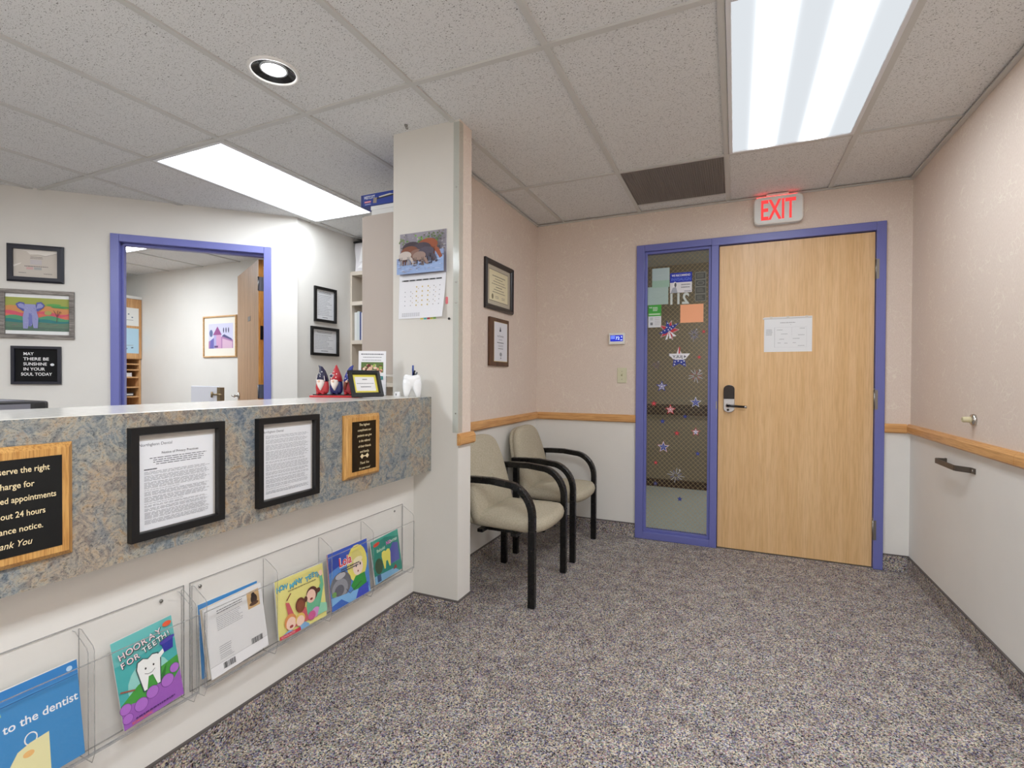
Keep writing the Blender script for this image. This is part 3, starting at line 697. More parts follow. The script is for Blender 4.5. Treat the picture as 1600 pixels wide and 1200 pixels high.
# oak plaque with black plate (continues beyond the frame of view)
def plaque(label, yc, w, z0, h, bx, bz, draw):
    t = thing('oak_plaque', label, 'plaque', (-1.3838, yc, z0), LEFT)
    b = MB(PLAQUEW); b.loops([[(-w/2, -.0005, 0), (w/2, -.0005, 0), (w/2, -.0005, h), (-w/2, -.0005, h)], [(-w/2, -.008, 0), (w/2, -.008, 0), (w/2, -.008, h), (-w/2, -.008, h)],
        [(-w/2+.006, -.014, .006), (w/2-.006, -.014, .006), (w/2-.006, -.014, h-.006), (-w/2+.006, -.014, h-.006)], [(-w/2+.011, -.019, .011), (w/2-.011, -.019, .011), (w/2-.011, -.019, h-.011), (-w/2+.011, -.019, h-.011)]])
    b.build('backboard', t)
    b = MB(P((5, 5, 6), .12)); b.box(-w/2+bx, w/2-bx, -.0205, -.0188, bz, h-bz); pt_ = b.build('plate', t)
    a = Art(-.0207); draw(a); a.build('lettering', pt_); return t
GOLD = (232, 214, 170)
def big(a):
    ln = [('We reserve the right', .126, .034), ('to charge for', .096, .0), ('missed appointments', .135, .0), ('without 24 hours', .120, 0), ('advance notice.', .113, 0)]
    ln = [('We reserve the right', .198), ('to charge for', .167), ('missed appointments', .138), ('without 24 hours', .106), ('advance notice.', .075)]
    re = (.138, .112, .149, .130, .126)
    for (s, z), r in zip(ln, re): a.text(s, r, z, h=.0125, w=.0061*len(s), c=GOLD, align='r', bold=.012)
    a.text('Thank You', .108, .045, h=.0135, w=.068, c=GOLD, align='r', bold=.008, shear=.28)
plaque('larger oak plaque with a black plate about missed appointments', .444, .368, .790, .253, .024, .026, big)
def ref(a):
    z = .206
    for s, ww in (('The highest', .062), ('compliment our', .080), ('patients can give', .084), ('is the referral', .066), ('of their friends', .074), ('and family.', .054)):
        a.text(s, 0, z, h=.0095, w=ww, c=GOLD, bold=.012, shear=.12); z -= .0215
    a.shape([(-.026, .084), (-.016, .094), (-.006, .086), (.006, .086), (.016, .094), (.026, .084), (.016, .074), (.006, .082), (-.006, .082), (-.016, .074)], GOLD)
    a.text('Thank You', 0, .053, h=.0095, w=.054, c=GOLD, shear=.3, bold=.006); a.text('for your trust!', 0, .033, h=.0085, w=.066, c=GOLD, shear=.3, bold=.006)
plaque('smaller oak plaque with a black plate about referrals', 1.596, .208, .793, .251, .034, .027, ref)
def notice(label, yc, w, z0, h, title):
    t, iw, a0, a1 = framed('notice_frame', label, 'framed notice', (-1.3838, yc, z0), LEFT, w, h, .020, .020, BLACKF, group='black notice frames on the counter front')
    b = MB(P((196, 192, 186), .6)); b.box(-iw, iw, -.003, -.0012, a0, a1); mb_ = b.build('mat_board', t)
    a = Art(-.0032); p1 = a1-.016; a.rect(-iw+.001, a0+.001, iw-.006, p1, PAPER)
    a.text('Northglenn Dental', -iw+.006, p1-.014, h=.0075, w=.082, c=(70, 74, 84), align='l')
    if title:
        a.text('Notice of Privacy Practices', .006, p1-.038, h=.0062, w=.098, c=(50, 52, 60), bold=.008)
        a.rows(-iw+.028, iw-.022, p1-.066, p1-.044, 4, (96, 98, 106), .34, .3, 'c'); a.rows(-iw+.018, -iw+.05, p1-.078, p1-.072, 1, (60, 62, 70), .5, .02)
        z = p1-.080; seq = (3, 5, 6, 1, 4, 5, 1, 2, 3, 6, 4)
    else: z = p1-.022; seq = (3, 4, 5, 8, 2, 6, 3, 2, 4, 3, 1, 3)
    tot = sum(seq)+.7*len(seq); ph = (z-a0-.014)/tot
    for i, n in enumerate(seq):
        a.rows(-iw+.018, iw-(.016 if n > 1 else .09), z-n*ph, z, n, (128, 132, 140), .28, .12); z -= (n+.7)*ph
    a.build('printed_sheet', mb_)
    b = MB(ACRYL); b.box(-iw, iw, -.008, -.0075, a0, a1); b.build('glass', t)
notice('wide black frame holding a privacy practices notice', .8685, .249, .774, .288, True)
notice('black frame holding a full page of small print', 1.233, .252, .775, .285, False)

# ------------------------------------------------------------------ acrylic racks and books
XW = -1.4885
def rack(label, y0, y1, div, round_):
    t = thing('literature_rack', label, 'book rack', (XW, (y0+y1)/2, .246), LEFT, 'clear acrylic book racks'); c = (y0+y1)/2; u0, u1 = y0-c, y1-c
    def sheetbox(b, *q):      # clear faces with visible edges
        x0, x1, ya, yb, z0, z1 = q; b.box(*q, ACRYL)
        e = .0009
        for xx in (x0, x1): b.box(xx-e, xx+e, ya-e*.3, yb+e*.3, z0, z1, ACEDGE)
        for zz in (z0, z1): b.box(x0, x1, ya-e*.3, yb+e*.3, zz-e, zz+e, ACEDGE)
    b = MB(ACRYL); sheetbox(b, u0, u1, -.004, -.001, 0, .327); b.build('back_panel', t)
    b = MB(ACRYL); sheetbox(b, u0, u1, -.072, -.069, .030, .252); b.build('front_panel', t)
    b = MB(ACRYL); b.box(u0, u1, -.069, -.004, .026, .029); b.box(u0, u1, -.0735, -.0715, .0245, .0305, ACEDGE); b.build('tray', t)
    for d in div:
        q = d-c; prof = [(-.004, .0), (-.004, .318), (-.016, .318), (-.066, .288), (-.072, .278), (-.072, .026), (-.060, .0)]
        b = MB(ACRYL); b.prism(prof, q-.0015, q+.0015, 'x', ACRYL)
        b.tube([(q, p[0], p[1]) for p in prof]+[(q, *prof[0])], .0010, ACEDGE, 5)
        if round_: b.tube([(q-.013, p[0], p[1]) for p in prof[1:6]], .0010, ACEDGE, 5)
        b.build('divider', t)
    for q in (u0+.03, u1-.065):
        b = MB(STEEL); b.lathe([(.005, -.004), (.005, -.006), (.002, -.0075)], (q, 0, .307), 'y', seg=12); b.build('screw', t)
rack('clear rack with the tooth in a top hat book, below the wide notice frame', .20, .950, (.205, .450, .690, .942), True)
rack('clear four pocket rack with magazines and three picture books, below the small plaque', .968, 2.016, (.973, 1.222, 1.474, 1.716, 2.010), False)
def book(name, label, yc, w, h, th, draw, roll=0, tilt=7, z=.2775, xo=-.058, group='books in the clear racks', cat='book', edge=(232, 230, 222)):
    t = thing(name, label, cat, (XW-xo, yc, z+w/2*math.sin(math.radians(abs(roll)))), 0, group, rot=(math.radians(-tilt), math.radians(roll), LEFT))
    b = MB(P(edge, .8)); b.box(-w/2+.0015, w/2-.0015, -th+.001, -.001, .0015, h-.0015); b.build('pages', t)
    a = Art(-th); a.box(-w/2, w/2, -th, -th+.001, 0, h, P((225, 226, 224), .5)); a.box(-w/2, w/2, -.001, 0, 0, h, P((225, 226, 224), .5)); draw(a, w, h); a.build('front_cover', t); return t
def toothpts(): return [(-.5, .75), (-.42, .95), (-.2, 1.0), (0, .92), (.2, 1.0), (.42, .95), (.5, .75), (.44, .45), (.36, .0), (.24, 0), (.1, .38), (-.08, .38), (-.22, 0), (-.34, .0), (-.44, .45)]
def den(a, w, h):
    a.rect(-w/2, 0, w/2, h, (62, 140, 200)); a.rect(-w/2, h-.03, w/2, h, (54, 128, 194)); a.line([(-w/2, h-.034), (w/2, h-.034)], .0012, (30, 70, 130))
    a.text('Experiences', -.062, h-.052, h=.0088, w=.062, c=(190, 220, 170), bold=.01); a.text('to the dentist', .037, h-.092, h=.0185, w=.136, c=(240, 244, 248), bold=.014)
    a.ell(w/2-.016, h-.014, .006, .006, (180, 210, 236)); a.ell(.014, .098, .012, .014, (240, 240, 240)); a.ell(.014, .098, .0095, .0115, (62, 140, 200)); a.shape([(-.03, 0), (-.024, .06), (-.01, .082), (.012, .090), (.046, .094), (.044, 0)], (236, 230, 176)); a.ell(.008, .068, .010, .007, (240, 190, 120))
book('picture_book', 'blue dentist book in the end pocket, reading to the dentist', .565, .218, .225, .006, den, roll=-1)
def hooray(a, w, h):
    a.rect(-w/2, 0, w/2, h, (70, 176, 176)); a.rect(-w/2, h*.72, w/2, h, (104, 188, 186))
    a.ell(0, .085, .055, .062, (150, 214, 206)); a.shape([(-w/2, .03), (w/2, .03), (w/2, .115), (.02, .105), (-.03, .092), (-w/2, .062)], (66, 160, 60)); a.shape([(.0, .05), (.045, .108), (.03, .055)], (40, 120, 44))
    a.shape([(-w/2, 0), (w/2, 0), (w/2, .075), (.05, .05), (.02, .07), (-.02, .045), (-.05, .055), (-w/2, .04)], (160, 92, 190))
    for u, v, r in ((-.066, .05, .013), (-.03, .04, .016), (.0, .055, .015), (.04, .062, .016), (.062, .085, .012), (-.065, .025, .012)): a.ell(u, v, r*1.08, r*1.08, (110, 50, 140)); a.ell(u, v, r, r, (178, 110, 206))
    a.shape(toothpts(), (60, 90, 90), (.064, .088), (.001, .066)); a.shape(toothpts(), (244, 246, 244), (.058, .082), (.001, .069))
    a.ell(-.008, .124, .0022, .003, (20, 20, 20)); a.ell(.012, .124, .0022, .003, (20, 20, 20)); a.line([(-.012, .112), (-.004, .107), (.006, .107), (.014, .113)], .0013, (60, 60, 60)); a.shape([(.02, .125), (.055, .150), (.052, .158), (.018, .14)], (244, 246, 244))
    a.shape([(.042, .14), (.066, .142), (.070, .172), (.038, .166)], (44, 50, 160)); a.ell(.054, .170, .021, .006, (80, 70, 176), .15)
    a.line([(-.073, .098), (-.04, .086)], .004, (150, 84, 66))
    for i, ch in enumerate('HOORAY'): a.text(ch, -.055+.0185*i, .176+.0035*i, h=.016, c=(40, 50, 60), bold=.05, rot=.18); a.text(ch, -.056+.0185*i, .177+.0035*i, h=.016, c=(246, 226, 230), bold=.015, rot=.18)
    for i, ch in enumerate('FOR'): a.text(ch, -.056+.017*i, .153+.003*i, h=.015, c=(40, 50, 60), bold=.05, rot=.18); a.text(ch, -.057+.017*i, .154+.003*i, h=.015, c=(246, 226, 230), bold=.015, rot=.18)
    for i, ch in enumerate('TEETH!'): a.text(ch, -.002+.0125*i, .166+.0028*i, h=.014, c=(40, 50, 60), bold=.05, rot=.2); a.text(ch, -.003+.0125*i, .167+.0028*i, h=.014, c=(246, 246, 246), bold=.015, rot=.2)
    a.ell(.058, h-.014, .012, .007, (226, 96, 60)); a.text('SCHOLASTIC', -.035, .006, h=.006, w=.05, c=(238, 110, 60), bold=.015); a.rows(-.05, .05, .013, .02, 1, (80, 30, 110), .5, .05)
book('picture_book', 'teal and green book with a tooth and a blue top hat', .836, .152, .228, .004, hooray, roll=-4, tilt=8)
def bluemag(a, w, h):
    a.rect(-w/2, 0, w/2, h, (70, 144, 206)); a.text('G', -w/2+.012, h-.06, h=.018, c=(235, 240, 245), align='l', bold=.02)
MG = 'magazines in the clear rack'
book('magazine', 'blue magazine behind the white ones in the first pocket of the four pocket rack', 1.090, .205, .222, .006, bluemag, roll=0, tilt=5, xo=-.022, group=MG, cat='magazine')
book('magazine', 'cream edged magazine sandwiched between the blue and the white one', 1.094, .200, .212, .009, lambda a, w, h: a.rect(-w/2, 0, w/2, h, (226, 218, 206)), roll=-2, tilt=6, xo=-.040, group=MG, cat='magazine', edge=(206, 186, 160))
def backmag(a, w, h):
    a.rect(-w/2, 0, w/2, h, (228, 228, 228)); a.rect(-w/2, 0, w/2, .034, (240, 240, 242)); a.line([(-w/2, .034), (w/2, .034)], .0008, (150, 150, 154))
    a.rows(-.060, .030, h-.032, h-.018, 2, (110, 110, 114), .4, .1); a.rows(-.064, .024, h-.082, h-.038, 8, (150, 150, 154), .3, .15); a.rows(-.066, -.02, .06, .085, 4, (150, 150, 154), .3, .2); a.rows(-.066, -.02, .042, .058, 3, (160, 160, 164), .3, .3)
    a.rect(.044, h-.066, .088, h-.012, (206, 170, 120)); a.ell(.068, h-.040, .012, .016, (60, 40, 34)); a.ell(.066, h-.026, .007, .008, (44, 30, 28)); a.ell(.066, h-.054, .017, .006, (90, 60, 40))
    for u in (-.06, .040):
        for i in range(14): a.rect(u+.0028*i, .012 if u < 0 else .034, u+.0028*i+random.choice((.0009, .0015, .002)), .030 if u < 0 else .052, (60, 62, 66))
book('magazine', 'white magazine with its back cover and barcodes facing out', 1.098, .200, .212, .004, backmag, roll=-3, tilt=7, xo=-.055, group=MG, cat='magazine')
def howmany(a, w, h):
    a.rect(-w/2, 0, w/2, h, (236, 228, 140))
    s = 'HOW MANY TEETH?'
    for i, ch in enumerate(s):
        u = -w/2+.012+(w-.024)*i/(len(s)-1); a.text(ch, u+.001, h-.040+.004*math.sin(i*1.3), h=.0165, c=(40, 90, 130), bold=.05); a.text(ch, u, h-.039+.004*math.sin(i*1.3), h=.0165, c=(96, 190, 216), bold=.02)
    a.rows(-.06, .07, h-.052, h-.045, 1, (150, 140, 90), .5, .02)
    a.shape([(.012, .03), (.02, .085), (.055, .085), (.09, .13), (.085, .16), (.10, .16), (.104, .12), (.08, .05), (.085, .03)], (110, 190, 150)); a.ell(.094, .166, .009, .011, (246, 206, 186))
    a.ell(.045, .105, .027, .026, (84, 44, 34)); a.ell(.040, .098, .022, .024, (246, 206, 186)); a.ell(.075, .108, .011, .009, (84, 44, 34)); a.ell(.014, .096, .008, .01, (84, 44, 34)); a.ell(.040, .088, .007, .004, (150, 50, 50))
    a.shape([(-.075, .115), (-.06, .11), (-.03, .03), (-.015, .07), (.012, .07), (.02, .02), (-.06, .02)], (206, 96, 104)); a.ell(-.012, .085, .022, .026, (110, 56, 36)); a.ell(-.012, .080, .018, .022, (140, 76, 50)); a.line([(-.07, .12), (-.05, .14)], .004, (130, 70, 50))
    a.ell(-.06, .045, .026, .027, (226, 150, 90)); a.ell(-.058, .038, .021, .022, (250, 214, 194)); a.ell(-.058, .028, .008, .005, (160, 60, 60)); a.ell(-.018, .038, .022, .021, (232, 196, 100)); a.ell(-.018, .032, .018, .018, (250, 214, 194))
    a.ell(.055, .035, .02, .018, (214, 150, 206)); a.ell(.035, .03, .018, .016, (206, 96, 150)); a.shape([(.06, .02), (w/2, .02), (w/2, .05), (.08, .06)], (150, 214, 180))
    a.shape([(-w/2, .008), (-.07, .02), (-.04, .008), (0, .022), (.02, .008), (.02, 0), (-w/2, 0)], (130, 176, 216)); a.rect(-w/2, 0, -.02, .012, (206, 50, 70)); a.text('SCHOLASTIC', -w/2+.006, .0035, h=.006, w=.06, c=(246, 220, 220), align='l')
book('picture_book', 'yellow book with cartoon children reaching up', 1.345, .220, .198, .006, howmany, roll=1.5, tilt=8)
def lola(a, w, h):
    a.rect(-w/2, 0, w/2, h, (84, 140, 214)); a.rect(-w/2, h-.06, w/2, h, (60, 92, 190)); a.shape([(-w/2, h-.03), (-.05, h-.01), (-.05, h-.06), (-w/2, h-.075)], (40, 70, 170)); a.ell(.045, .14, .060, .075, (238, 226, 116)); a.ell(.04, .15, .038, .045, (226, 216, 130))
    a.shape([(.0, .06), (.03, .09), (.085, .09), (.095, .03), (.02, .03)], (48, 156, 64)); a.ell(.048, .122, .030, .033, (250, 226, 210)); a.ell(.038, .13, .004, .006, (30, 30, 40)); a.ell(.062, .132, .004, .006, (30, 30, 40)); a.ell(.046, .106, .004, .004, (150, 60, 60)); a.ell(.05, .152, .028, .012, (244, 234, 190))
    a.ell(-.055, .085, .058, .050, (110, 112, 120)); a.ell(-.062, .072, .044, .038, (150, 152, 160)); a.ell(-.066, .066, .026, .022, (96, 98, 108)); a.ell(-.055, .12, .028, .012, (186, 186, 192)); a.ell(-.095, .06, .012, .01, (120, 170, 90))
    a.shape([(-w/2, 0), (w/2, 0), (.1, .03), (-.02, .04), (-w/2, .05)], (130, 186, 236)); a.shape([(-w/2, .0), (-.02, .0), (-.06, .03), (-w/2, .02)], (62, 110, 200)); a.shape([(.02, .0), (.1, .0), (.1, .045), (.04, .035)], (60, 80, 200)); a.line([(-.03, .06), (-.01, .035), (.06, .06)], .002, (60, 40, 60))
    a.text('Lola', -.022, h-.068, h=.034, w=.072, c=(246, 240, 244), bold=.07); a.text('Lola', -.023, h-.067, h=.034, w=.070, c=(216, 40, 56), bold=.02); a.rows(-.05, .06, h-.094, h-.076, 2, (70, 70, 90), .5, .3)
book('picture_book', 'blue book with a red title and a girl in green', 1.594, .226, .222, .007, lola, roll=0, tilt=6, edge=(186, 90, 110))
def green(a, w, h):
    a.rect(-w/2, 0, w/2, h, (44, 140, 124)); a.shape([(-w/2, h-.02), (0, h-.008), (w/2, h-.03), (w/2, h), (-w/2, h)], (70, 170, 150)); a.shape([(.02, .05), (.085, .05), (.085, .13), (.05, .14), (.02, .11)], (86, 92, 170))
    a.ell(-.06, h-.022, .022, .008, (214, 70, 50), .1); a.text('Behold', -.035, h-.058, h=.013, w=.055, c=(190, 226, 200), bold=.02); a.text('NO', .022, h-.046, h=.016, c=(216, 110, 190), bold=.03); a.text('CAVITIES!', .055, h-.044, h=.010, w=.055, c=(226, 240, 232), bold=.015)
    a.shape(toothpts(), (232, 226, 110), (.062, .080), (-.005, .045)); a.ell(-.06, .07, .026, .034, (60, 84, 60)); a.shape([(-w/2, 0), (w/2-.02, 0), (.04, .025), (-w/2, .035)], (130, 180, 216)); a.rect(-.08, .004, -.055, .034, (60, 90, 130)); a.shape([(.03, .02), (.05, .04), (.06, .02)], (150, 60, 60))
book('picture_book', 'green and teal book in the last pocket beside the pillar', 1.838, .192, .188, .005, green, roll=-2.5, tilt=7, z=.285)

# ------------------------------------------------------------------ things on the counter
ZT = 1.1003
t = thing('tooth_pen_holder', 'white molar shaped pen holder at the end of the counter', 'pen holder', (-1.445, 2.035, ZT), math.radians(36))
b = MB(P((238, 240, 242), .22))
def sq(r, z, p=.62, n=32, lob=0):
    o = []
    for k in range(n):
        a = 2*PI*k/n; c, s = math.cos(a), math.sin(a)
        x = math.copysign(abs(c)**p, c); y = math.copysign(abs(s)**p, s); o.append((r*x*.78, r*y*.78, z+lob*abs(math.sin(2*a))))
    return o
b.loops([sq(.040, .040), sq(.050, .052), sq(.055, .070), sq(.0555, .088), sq(.052, .099, lob=.003), sq(.045, .103, lob=.005), sq(.036, .101, lob=.003), sq(.033, .070), sq(.031, .055)], smooth=True)
b.build('crown', t)
for sx in (1, -1):
    for sy in (1, -1):
        b = MB(P((238, 240, 242), .22)); b.tube([(sx*.019, sy*.019, .080), (sx*.0215, sy*.0215, .060), (sx*.024, sy*.024, .040), (sx*.027, sy*.027, .018), (sx*.029, sy*.029, 0)], [.024, .0245, .0215, .0150, .009], seg=16); b.build('root', t)
for nm, lb, c, dx_, dy_, h, hx, hy in (('pen', 'blue pen standing tallest in the tooth pen holder', (40, 66, 150), -.006, -.010, .153, .004, -.018), ('pen', 'black pen with a clip in the tooth pen holder', (18, 18, 24), .010, -.004, .128, .013, -.012),
                         ('pen', 'thin grey pen leaning in the tooth pen holder', (104, 108, 112), .016, .008, .120, .024, .000)):
    t = thing(nm, lb, 'pen', (-1.445, 2.035, ZT+.056), math.radians(36), 'pens in the tooth holder')
    p0 = Vector((-dx_*.5, -dy_*.5, 0.002)); p1 = Vector((hx, hy, h-.056)); q = p0.lerp(p1, .72)
    b = MB(P(c, .3)); b.tube([p0, q, q, p1], [.0035, .0042, .005, .0042], seg=10); ba_ = b.build('barrel', t)
    b = MB(P(tuple(min(255, v+70) for v in c), .25)); b.tube([p1+Vector((0, -.0055, -.003)), p1+Vector((0, -.0062, -.03))], .0011, seg=6); b.build('clip', ba_)
# leaning black photo frame with a yellow card
t = thing('card_frame', 'tilted black tabletop frame with a yellow bordered card', 'photo frame', (-1.5385, 1.822, ZT+.003), 0, rot=(math.radians(-22), 0, math.radians(67.6)))
b = MB(BLACKF); b.ring(-.078, .078, 0, .128, [(0, 0), (0, -.012), (.015, -.014), (.019, -.010), (.019, 0)]); b.box(-.062, .062, -.001, .003, .012, .116); b.build('frame', t)
a = Art(-.0022); a.rect(-.06, .018, .06, .11, (226, 214, 84)); a.rect(-.048, .030, .048, .098, (236, 236, 238)); a.rows(-.012, .012, .082, .09, 1, (90, 90, 96), .5, .05); a.rows(-.042, .042, .062, .070, 1, (150, 150, 156), .4, .02); a.rows(-.026, .026, .045, .054, 1, (120, 120, 126), .45, .02); a.build('card', t)
b = MB(BLACKF); b.prism([(.003, .10), (.006, .10), (.050, .020), (.047, .018)], -.02, .02, 'x'); b.build('easel_back', t)
# flyer holder
t = thing('flyer_holder', 'upright clear holder with a tall white flyer beside the pillar', 'flyer', (-1.650, 1.985, ZT), math.radians(30), rot=(math.radians(-4), 0, math.radians(30)))
b = MB(ACRYL); b.box(-.070, .070, -.012, .0, .0, .004); b.box(-.070, .070, .000, .002, 0, .222); b.box(-.070, .070, -.012, -.010, 0, .06, ACRYL); b.box(-.0712, -.0695, -.0122, .002, 0, .10, ACEDGE); b.box(.0695, .0712, -.0122, .002, 0, .10, ACEDGE); b.build('holder', t)
a = Art(-.0012); a.box(-.067, .067, -.0012, -.0004, .005, .226, PAPER); a.rows(-.055, .055, .205, .215, 1, (110, 114, 120), .5, .03); a.rows(-.045, .045, .190, .199, 1, (150, 154, 160), .4, .03); a.rows(-.05, .05, .176, .184, 1, (150, 154, 160), .4, .1)
a.rect(-.054, .118, .054, .170, (92, 120, 60)); random.seed(5)
for i in range(26): a.ell(random.uniform(-.046, .046), random.uniform(.123, .158), random.uniform(.005, .010), random.uniform(.004, .008), random.choice(((228, 190, 160), (240, 214, 190), (110, 40, 40), (160, 190, 90), (220, 160, 130), (70, 90, 40))), n=10)
a.ell(0, .120, .045, .010, (232, 200, 186)); a.rect(-.01, .082, .054, .100, (40, 130, 130)); a.rows(.012, .046, .088, .094, 1, (220, 240, 238), .6, .02); a.rows(-.05, .05, .03, .072, 5, (170, 174, 180), .35, .3); a.ell(.03, .066, .005, .006, (120, 124, 130)); a.build('printed_flyer', t)
t = thing('sign_card', 'small white card standing at the back edge of the counter', 'card', (-1.552, 2.060, ZT), 0)
b = MB(WHITE); b.prism([(-.008, 0), (.008, 0), (.001, .022), (-.001, .022)], -.016, .016, 'x'); b.build('tent_card', t); a = Art(-.0085); a.y = -.0092; a.rect(-.003, .004, .002, .014, (60, 60, 66)); a.build('mark', t)
# gnomes on a red tray
t = thing('red_tray', 'flat red tray under the three gnomes', 'tray', (-1.695, 1.79, ZT), math.radians(18))
b = MB(P((190, 44, 50), .35)); b.box(-.118, .118, -.028, .028, 0, .009, bevel=.002); b.build('tray_board', t)
b = MB(P((30, 22, 26), .4)); b.box(-.105, .105, -.020, .020, .009, .014); b.build('plinth', t)
def gnome(label, u, hat, bodyc, kind, tip):
    ang = math.radians(18); t = thing('gnome_figurine', label, 'figurine', (-1.695+u*math.cos(ang), 1.79+u*math.sin(ang), ZT+.0142), math.radians(18), 'painted gnomes on the red tray')
    NV = (34, 36, 84)
    b = MB(P(bodyc, .4)); b.lathe([(.020, 0), (.029, .010), (.032, .030), (.029, .055), (.024, .070)], seg=20, m=P(bodyc, .4)); ob = b.build('body', t); ob.scale = (1, .6, 1)
    hp = [(0, 0, .060), (0, 0, .085), (0, 0, .105), (tip*.35, 0, .124), (tip*.9, 0, .134)] if tip else [(0, 0, .060), (0, 0, .085), (0, 0, .112), (0, 0, .128), (0, 0, .137)]
    b = MB(P(hat, .4)); b.tube(hp, [.029, .0235, .015, .008, .002] if tip else [.029, .0235, .013, .006, .0015], seg=18)
    if kind == 'stripe':
        for k in range(-3, 4):
            x = .0062*k; b.poly([(x*1.12-.0017, -.0268+abs(k)*.0022, .062), (x*1.12+.0017, -.0268+abs(k)*.0022, .062), (x*.85+.0014, -.0235+abs(k)*.002, .085), (x*.85-.0014, -.0235+abs(k)*.002, .085)], P((238, 232, 228), .5))
        for x, z in ((-.005, .098), (.006, .104), (0, .092)): b.lathe([(.0028, -.0175), (.0014, -.021)], (x, 0, z), 'y', P((240, 240, 240), .5), 8)
    else:
        for x, z in ((-.012, .074), (.008, .078), (-.002, .090), (.009, .094), (-.006, .104), (.001, .068)): b.lathe([(.0032, -.0265+(z-.06)*.27), (.0018, -.030+(z-.06)*.27)], (x, 0, z), 'y', P((240, 238, 236), .5), 8)
    hat_ = b.build('hat', t)
    b = MB(P((240, 232, 226), .6)); b.tube([(0, -.016, .064), (0, -.0195, .048), (0, -.020, .034), (0, -.018, .018)], [.019, .017, .011, .003], seg=14)
    if kind == 'split':
        b = MB(P((120, 58, 40), .6))
        for s_ in (-1, 1): b.tube([(s_*.010, -.017, .060), (s_*.015, -.018, .040), (s_*.014, -.016, .022)], [.008, .007, .004], seg=10)
    b.build('beard', t)
    b = MB(P((240, 200, 176), .5)); b.lathe([(.001, .006), (.005, .003), (.006, 0), (.005, -.003), (.001, -.006)], (0, -.035, .060), seg=12); b.build('nose', t)
    for s_ in (-1, 1):
        b = MB(P((176, 40, 50) if kind != 'dots' else NV, .35)); b.tube([(s_*.012, -.004, .004), (s_*.013, -.020, .005), (s_*.013, -.027, .004)], [.006, .007, .004], seg=10); b.build('boot', t)
    if kind == 'dots':
        b = MB(P((206, 200, 200), .5)); b.lathe([(.0095, -.0215), (.0095, -.025)], (-.013, 0, .086), 'y', P((206, 200, 200), .5), 14); b.lathe([(.0065, -.0245), (.0065, -.0265)], (-.013, 0, .086), 'y', P((50, 50, 90), .5), 14); b.build('rosette', hat_)
gnome('gnome with a curled navy hat over white stripes', -.068, (34, 34, 66), (196, 60, 66), 'stripe', -.020)
gnome('middle gnome with a pointed red polka dot hat', 0.0, (176, 40, 50), (36, 40, 100), 'dots', 0)
gnome('gnome with a curled blue hat behind the tilted frame', .066, (40, 52, 140), (150, 36, 46), 'split', .018)

# ------------------------------------------------------------------ pillar calendar
t = thing('wall_calendar', 'wall calendar with a photo of horses drinking, on the white pillar', 'calendar', (-1.436, 2.113, 1.494))
a = Art(-.0008); a.box(-.139, .139, -.003, -.0005, .221, .432, PAPER); a.y = -.0032
a.rect(-.139, .221, .139, .432, (150, 146, 158)); random.seed(3)
for i in range(150): a.ell(random.uniform(-.134, .134), random.uniform(.300, .428), random.uniform(.002, .006), random.uniform(.0015, .004), random.choice(((120, 116, 132), (176, 172, 182), (104, 98, 92), (140, 132, 120), (190, 184, 180))), n=7)
for i in range(40): a.ell(random.gauss(.03, .03), min(.412, random.gauss(.378, .012)), .006, .005, random.choice(((84, 130, 50), (120, 170, 70), (70, 110, 50))), n=7)
for i in range(16): a.ell(min(.130, random.gauss(.085, .02)), min(.412, random.gauss(.395, .010)), .005, .005, (90, 110, 70), n=7)
for i in range(10): a.ell(max(-.132, random.gauss(-.1, .01)), min(.412, random.gauss(.390, .010)), .005, .005, (110, 130, 80), n=7)
a.rect(-.139, .221, .139, .300, (150, 176, 220)); a.shape([(-.139, .27), (.139, .305), (.139, .33), (-.139, .30)], (140, 158, 200))
def horse(u, v, s, c, hd=1):
    a.ell(u, v, .052*s, .028*s, c, .05); a.shape([(.03*hd, .0), (.058*hd, -.02), (.075*hd, -.055), (.062*hd, -.062), (.045*hd, -.035), (.02*hd, -.012)], c, (s, s), (u, v))
    for q in (-.038, -.024, .022, .034): a.rect(u+q*s-.004*s, v-.065*s, u+q*s+.004*s, v-.01*s, tuple(int(x*.8) for x in c))
horse(.045, .356, 1.15, (150, 76, 40)); horse(-.05, .350, 1.05, (54, 40, 50), -1); horse(.01, .340, 1.1, (64, 52, 66)); horse(-.06, .330, 1.0, (120, 66, 40)); horse(-.015, .315, .85, (130, 96, 84)); horse(.04, .322, .9, (74, 66, 82)); horse(-.086, .312, .75, (196, 186, 180)); horse(.0, .305, .75, (150, 126, 116))
for i in range(60): a.ell(random.uniform(-.13, .13), random.uniform(.226, .280), random.uniform(.004, .014), .0014, random.choice(((176, 196, 232), (128, 150, 196), (150, 140, 150), (190, 206, 236))), n=8)
a.build('photo_page', t)
# lower page curls slightly off the wall
b = Art(-.0008); n = 12; ww = .278
for i in range(n):
    for j in range(6):
        def pt(p, q): return (-.141+ww*p+.004*(q-1)*p-.006*(1-q), -.003-.022*(p**3)*((1-q)**1.6), .219*q)
        b.poly([pt(i/n, j/6), pt((i+1)/n, j/6), pt((i+1)/n, (j+1)/6), pt(i/n, (j+1)/6)], P((232, 234, 240), .7))
def on(p, q): return (-.141+ww*p+.004*(q-1)*p-.006*(1-q), -.0045-.022*(p**3)*((1-q)**1.6), .219*q)
def dot(p, q, r, c):
    x, y, z = on(p, q); b.poly([(x+r*math.cos(2*PI*k/8), y-.0005+0, z+r*math.sin(2*PI*k/8)) for k in range(8)], P(c, .7))
for i in range(24):
    p0, p1 = .06+.86*i/24, .06+.86*(i+1)/24; b.poly([on(p0, .86), on(p1, .86), on(p1, .89), on(p0, .89)], P((40, 42, 48), .6) if i % 4 else P((150, 150, 156), .6))
